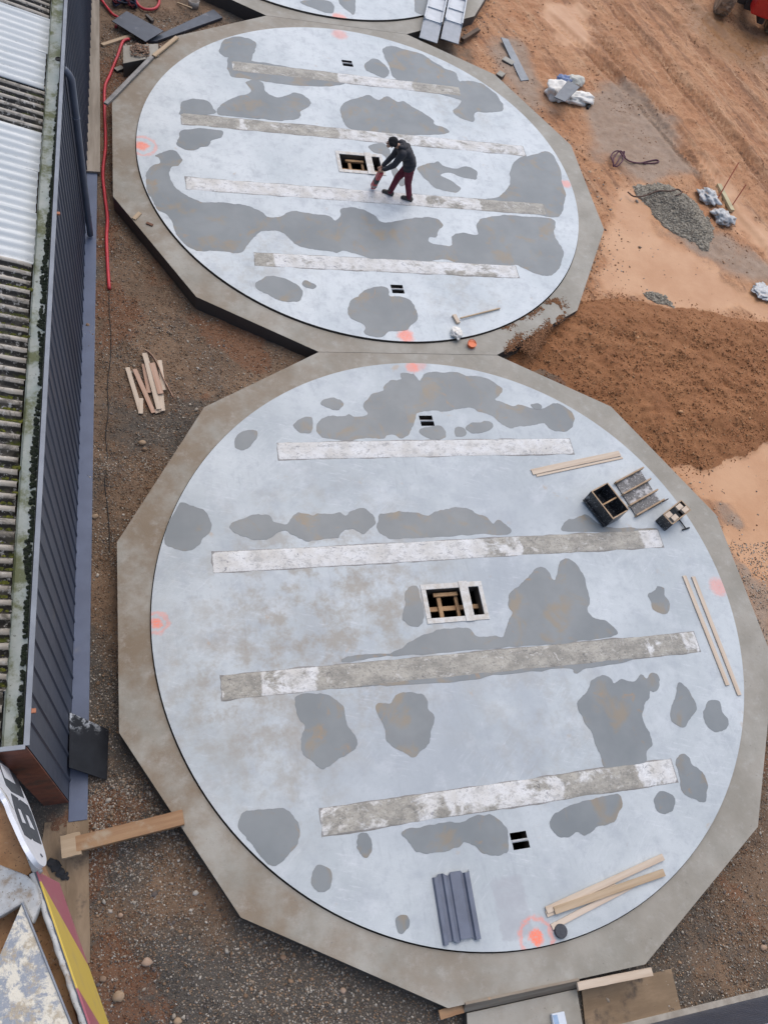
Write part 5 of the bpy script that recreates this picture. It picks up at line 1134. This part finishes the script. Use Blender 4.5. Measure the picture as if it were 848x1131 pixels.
# ------------------------------------------------------------------ yard on the right
def gpoly(L, z=-.25): return [at(a, b_, z) for a, b_ in L]
M_BAGBLUE = simple('blue print', (.12, .17, .34), (.2, .26, .4), 12, .6)
c = atg(628, 97); bg_ = root('bulk_bag', c, 'white and blue woven bulk bag lying in the yard with a grey board on it', 'bulk bag')
s_ = (at(645, 95, -.2)-at(615, 95, -.2)).length/30.   # metres per pixel here
rx_, uy = (at(648, 97, -.2)-at(608, 97, -.2)).normalized(), None; uy = Vector((-rx_.y, rx_.x, 0))
k_ = (at(628, 85, -.2)-at(628, 105, -.2)).length/20.
def bagp(dxp, dyp, z): q_ = at(628+dxp, 97+dyp, 0); return Vector((q_.x, q_.y, c.z+z))
blob('bag_body', bagp(-10, 0, .14), (.42, .42, .26), M_WHITECLOTH, bg_, 11, .35, 2.2, 4, .35)
blob('bag_fold', bagp(12, 6, .10), (.56, .26, .18), M_WHITECLOTH, bg_, 12, .4, 2.4, 4, .4)
blob('bag_fold', bagp(7, -12, .12), (.36, .24, .18), simple('cream cloth', (.58, .57, .50), (.48, .46, .4), 6), bg_, 13, .3, 2.4, 4, .35)
blob('bag_print', bagp(-6, -9, .22), (.26, .2, .15), M_BAGBLUE, bg_, 14, .4, 3, 4, .4)
MB().tube(spline([bagp(22, 8, .15), bagp(27, 6, .12), bagp(26, 12, .06), bagp(24, 15, .03)], 5, False), .045, 8).build('bag_strap', simple('black strap', (.02, .018, .018)), bg_, 0, True)
slabplate('grey_board', [(612, 107), (627, 88.5), (640, 96), (624, 112)], .22, .03, simple('grey board', (.17, .19, .21), (.14, .155, .175), 4, .5), 'small grey board lying on the white and blue bulk bag', 'board', (0, .12, .1, 0))
# gravel heap
def heap(name, L, hgt, label, cat, pal, seed, ns_=1500):
    P = [tuple(p)[:2] for p in gpoly(L)]; xs_ = [p[0] for p in P]; ys_ = [p[1] for p in P]
    hx = np.linspace(min(xs_)-.3, max(xs_)+.3, 70); hy = np.linspace(min(ys_)-.3, max(ys_)+.3, 70); HX, HY = np.meshgrid(hx, hy, indexing='ij')
    d = polydist(HX.ravel(), HY.ravel(), P).reshape(HX.shape)+(fbm(HX*2, HY*2, 4, seed)-.5)*.5
    base = gheight(HX.ravel(), HY.ravel()).reshape(HX.shape)
    Z = base-.05+(hgt+.05)*sstep(d, -.08, .9)+.06*sstep(d, -.08, .02)+.03*(fbm(HX*9, HY*9, 3, seed+1)-.5)
    mb = MB().grid([[(HX[i, j], HY[i, j], Z[i, j]) for j in range(70)] for i in range(70)])
    rt_ = root(name, (float(np.mean(xs_)), float(np.mean(ys_)), -.3), label, cat)
    t = NT(name+' grit'); col = t.mix(t.step(t.noise(26, 4, .7), .4, .6), pal[0], pal[1]); col = t.mix(t.step(t.voro(34), .1, .5), col, pal[2]); mt = t.end(col, .85, t.bump(t.voro(38), .8, .03))
    mb.build('heap', mt, rt_, 0, True)
    r_ = np.random.default_rng(seed); n = 0; co = []; 
    X = r_.uniform(min(xs_)-.3, max(xs_)+.3, ns_*3); Y = r_.uniform(min(ys_)-.3, max(ys_)+.3, ns_*3); dd = polydist(X, Y, P)+(fbm(X*2, Y*2, 4, seed)-.5)*.5
    k = dd > -.30+.34*r_.random(len(X))**.6; X, Y = X[k], Y[k]
    ii = np.clip(((X-hx[0])/(hx[1]-hx[0])).astype(int), 0, 69); jj = np.clip(((Y-hy[0])/(hy[1]-hy[0])).astype(int), 0, 69); Zs = Z[ii, jj]
    LL = [(a, b_, c_+.005, .014+.022*r_.random(), .8) for a, b_, c_ in zip(X, Y, Zs)]
    t = NT(name+' stones'); mt = t.end(t.mix(t.step(t.noise(17, 2), .4, .6), pal[1], pal[3]), .85)
    tag(lumps('stones', LL, mt, rt_, seed), kind='stuff')
PG = [(.27, .235, .18), (.22, .19, .145), (.17, .145, .11), (.36, .32, .25)]
heap('gravel_pile', [(697, 206), (718, 204), (745, 207), (766, 219), (781, 240), (788, 258), (778, 274), (754, 266), (732, 249), (716, 231), (704, 217)], .26, 'large heap of grey green gravel in the yard right of the middle slab', 'gravel pile', PG, 51, 3200)
heap('gravel_pile', [(713, 324), (722, 320), (735, 327), (738, 336), (722, 334)], .06, 'little grey gravel patch at the upper edge of the tipped brown earth', 'gravel pile', PG, 52, 300)
M_PLAST = simple('crumpled clear plastic', (.60, .60, .58), (.38, .385, .385), 9, .4, dirt=(.36, .25, .17), dirt_lo=.52, dirt_hi=.68)
for (px, py, rr, sd_, lab) in ((783, 217, (.33, .36, .17), 61, 'crumpled bluish white plastic bundle beside the gravel heap, the upper one'), (799, 240, (.36, .36, .17), 62, 'crumpled bluish white plastic bundle beside the gravel heap, the lower one')):
    p = atg(px, py, .1); tag(blob('plastic_sheet', p, rr, M_PLAST, None, sd_, .5, 2.6, 4, .6), lab, 'plastic sheet')
p = atg(843, 322, .03); tag(blob('plastic_sheet', p, (.42, .34, .06), M_PLAST, None, 63, .5, 2.6, 4, .6), 'flat pale plastic sheet at the right picture edge above the tipped earth', 'plastic sheet')
board('batten', atg(793, 204, .06), atg(808, 233, .06), .13, .08, simple('pale green yellow timber', (.50, .43, .26), (.42, .36, .21), 5, .7), 'pale yellowish timber lying beside the two crumpled plastic bundles', 'batten')
M_STAKE = simple('rusty stake', (.30, .075, .035), (.22, .06, .03), 8, .8)
for (a, b_, hh, lab) in (((791, 221), (808, 188), .45, 'longest thin rust red stake leaning over the yellowish timber'), ((804, 233), (816, 213), .4, 'short thin rust red stake at the lower end of the yellowish timber')):
    tag(MB().tube([atg(*a, 0.0), atg(*a, 0.0).lerp(atg(*b_, 0.), .8)+Vector((0, 0, hh))], .018, 6).build('stake', M_STAKE), lab, 'stake')
# wire sling and scrap
M_WIRE = simple('purple brown rope', (.12, .045, .06), (.09, .03, .045))
cth = atg(682, 177, .03); path = [cth+Vector((.26*math.cos(a*1.7), .30*math.sin(a*2.1+.4), .02+.03*(i % 3))) for i, a in enumerate(np.linspace(0, 7, 22))]+[atg(695, 178, .03), atg(706, 180, .03), atg(715, 178, .03), atg(724, 176.5, .03), atg(727, 178.5, .03), atg(722, 180, .03), atg(710, 180.5, .03)]
tag(MB().tube(spline(path, 4, False), .020, 6).build('rope_sling', M_WIRE, None, 0, True), 'tangled purple brown rope sling lying on the bare yard above the gravel heap', 'rope')
path = [atg(693, 212, .10), atg(700, 217, .12), atg(712, 216, .16), atg(726, 211, .24), atg(740, 211, .32), atg(748, 209, .34), atg(752, 213, .36), atg(746, 216, .36)]
tag(MB().tube(spline(path, 5, False), .02, 6).build('rebar', simple('rusty bar', (.11, .06, .04)), None, 0, True), 'bent rusty bar lying over the upper end of the gravel heap', 'bar')
slabplate('steel_strip', [(553, 41), (561, 43), (584, 88), (575, 89)], -.24, .03, simple('grey strip', (.22, .24, .26), (.17, .19, .21), 4, .4), 'narrow grey steel strip lying on gravel right of the two loading ramps', 'steel strip', (.1, .1, 0, 0))
for (px, py, s3, lab) in ((552, 84, (.20, .26, .16), 'small square grey block between the middle slab and the narrow steel strip'), (561, 68, (.34, .24, .08), 'flat grey broken slab piece beside the middle of the grey steel strip')):
    q_ = atg(px, py, s3[2]/2-.02); o = MB().box(q_, s3, frame(Vector((.7, -.6, 0)))).build('concrete_offcut', M_RING[2], None, .02); tag(o, lab, 'concrete offcut')
# a few big stones one can point to
for i, (px, py, sz, lab) in enumerate(((162, 1063, .075, 'pinkish stone lying alone on the earth near the bottom left'), (131, 1100, .085, 'jagged tan stone near the bottom edge right of the striped board'), (114, 1081, .05, 'round brown stone just right of the lower end of the muddy plywood strip'), (133, 1011, .04, 'dark round stone on the bare earth below the thick timber beam'), (196, 1128, .06, 'pale round stone cut by the bottom picture edge'),
      (313, 1058, .05, 'tan stone on the earth just outside the bottom left rim of the nearest slab'), (379, 1094, .05, 'pink stone below the bottom rim of the nearest slab'), (157, 489, .07, 'biggest of the tan stones beside the pile of laths'), (160, 496, .055, 'tan stone just below the biggest one near the pile of laths'), (843, 1047, .06, 'orange stone at the right picture edge above the low shed'), (105, 570, .06, 'brown stone at the foot of the dark wall halfway down'))):
    q_ = atg(px, py, sz*.35); tag(blob('stone', q_, (sz, sz*.8, sz*.65), simple('stone', ((.42, .31, .23), (.36, .26, .17), (.27, .18, .12))[i % 3], ((.33, .22, .15), (.3, .2, .12), (.2, .13, .08))[i % 3], 9, .85), None, 80+i, .45, 1.6, 2), lab, 'stone')

# ------------------------------------------------------------------ loading ramps over the rim of the far slab
M_RAMP = simple('galvanised ramp', (.50, .53, .56), (.42, .45, .48), 3, .45, metal=.2, dirt=(.36, .33, .29), dirt_lo=.6, dirt_hi=.75)
def ramp(c0, c1_, wd, label):
    a, b_ = at(*c0, .02), at(*c1_, .10); d = (b_-a); d.z = 0; L = d.length; d.normalize(); b_ = a+d*(L+2.2)+Vector((0, 0, .14)); n = Vector((-d.y, d.x, 0))
    r_ = root('loading_ramp', a, label, 'ramp', 'loading ramps')
    d3 = (b_-a).normalized(); a2 = a+d3*.75
    MB().beam(a2+Vector((0, 0, .06)), b_+Vector((0, 0, .06)), wd, .02).build('tread_plate', M_RAMP, r_)
    for s in (-1, 1): MB().beam(a2+n*s*wd/2+Vector((0, 0, .09)), b_+n*s*wd/2+Vector((0, 0, .09)), .04, .14).build('side_rail', M_RAMP, r_, .005)
    L3 = (b_-a2).length; k = .05
    while k < L3: MB().beam(a2+d3*k-n*wd/2+Vector((0, 0, .085)), a2+d3*k+n*wd/2+Vector((0, 0, .085)), .04, .03).build('cross_rib', M_RAMP, r_); k += .62
    MB().beam(a+Vector((0, 0, -.02)), a2+Vector((0, 0, .055)), wd+.03, .022).build('tongue', simple('ramp tongue', (.30, .33, .37), (.25, .28, .31), 4, .4), r_, .003)
ramp((473, 44), (483, 0), .50, 'left one of two pale grey loading ramps at the top edge')
ramp((496.5, 45), (505, 0), .50, 'right one of two pale grey loading ramps at the top edge')
board('timber', atg(510, 44, .12), atg(528, 33, .12), .12, .10, simple('dark wet timber', (.12, .075, .045), (.08, .05, .03)), 'dark wet timber lying right of the loading ramps against the far rim', 'timber')

# ------------------------------------------------------------------ red tractor at the top right corner
A0 = Vector((15.15, 20.95, 0)); fw = Vector((.36, .93, 0)); lt = Vector((.93, -.36, 0)); zg = gh(15, 21)
A0.z = zg
tr = root('tractor', A0, 'red tractor with muddy tyres mostly cut off by the top right corner', 'tractor')
M_TYRE = simple('muddy tyre', (.14, .10, .07), (.34, .23, .14), 5, .9, dirt=(.46, .36, .26), dirt_lo=.5, dirt_hi=.7); M_PRED = simple('red paint', (.52, .025, .02), (.44, .02, .018), 4, .3, bump=.02); M_CHAS = simple('greasy chassis', (.02, .02, .022), (.05, .045, .04), 6, .7)
def wheel(c, rad, wd):
    t = MB().lathe([(rad*.55, -wd/2), (rad*.9, -wd/2), (rad, -wd*.38), (rad, wd*.38), (rad*.9, wd/2), (rad*.55, wd/2)], c, lt, n=32).build('tyre', M_TYRE, tr, 0)
    lug = MB()
    for k in range(22):
        a = 2*math.pi*k/22; u_ = fw*math.cos(a)+Vector((0, 0, math.sin(a)))
        for s in (-1, 1):
            v_ = (u_*.0+fw*-math.sin(a)+Vector((0, 0, math.cos(a)))); lug.beam(c+u_*rad+lt*s*wd*.04, c+u_*rad*.985+lt*s*wd*.46+v_*rad*.13, .05, .05)
    lug.build('tread', M_TYRE, t)
    MB().lathe([(.001, -wd*.3), (rad*.55, -wd*.42), (rad*.56, wd*.42), (.001, wd*.3)], c, lt, n=24).build('rim', simple('wheel rim', (.5, .48, .42), (.35, .3, .25)), t)
for s, dd in ((-1, 0), (1, 0)):
    wheel(A0+lt*s*.98+Vector((0, 0, .58)), .60, .46); wheel(A0+lt*s*.9+fw*2.2+Vector((0, 0, .58)), .60, .42)
tmx = Matrix((lt, fw, Vector((0, 0, 1)))).transposed()
def tb(name, l0, l1, f0, f1, z0, z1, mat, bev=.03): return MB().box(A0+lt*(l0+l1)/2+fw*(f0+f1)/2+Vector((0, 0, (z0+z1)/2)), (l1-l0, f1-f0, z1-z0), tmx).build(name, mat, tr, bev)
tb('chassis', -.35, .35, -.3, 2.6, .45, .8, M_CHAS); tb('axle', -.8, .8, -.12, .12, .48, .68, M_CHAS); tb('axle', -.75, .75, 2.1, 2.3, .48, .68, M_CHAS)
tb('front_panel', -.22, .84, -.85, -.1, .60, 1.30, M_PRED, .06); tb('hood', -.45, .45, .15, 1.5, .85, 1.5, M_PRED, .08); tb('seat', -.25, .25, 1.7, 2.1, 1.0, 1.4, M_CHAS, .05)
tb('bumper_edge', -.24, .86, -.90, -.78, 1.305, 1.35, M_OFFW, .01); tb('hitch', .2, .42, -.7, -.2, .35, .6, M_CHAS)
for l_ in (-.6, .6):
    for f_ in (1.5, 2.5): MB().tube([A0+lt*l_+fw*f_+Vector((0, 0, .9)), A0+lt*l_*.9+fw*f_+Vector((0, 0, 2.3))], .035, 8).build('roll_bar', M_CHAS, tr)
tb('canopy', -.62, .62, 1.4, 2.6, 2.28, 2.36, M_PRED)
for o in bpy.data.objects:
    if 'o' in o: del o['o']
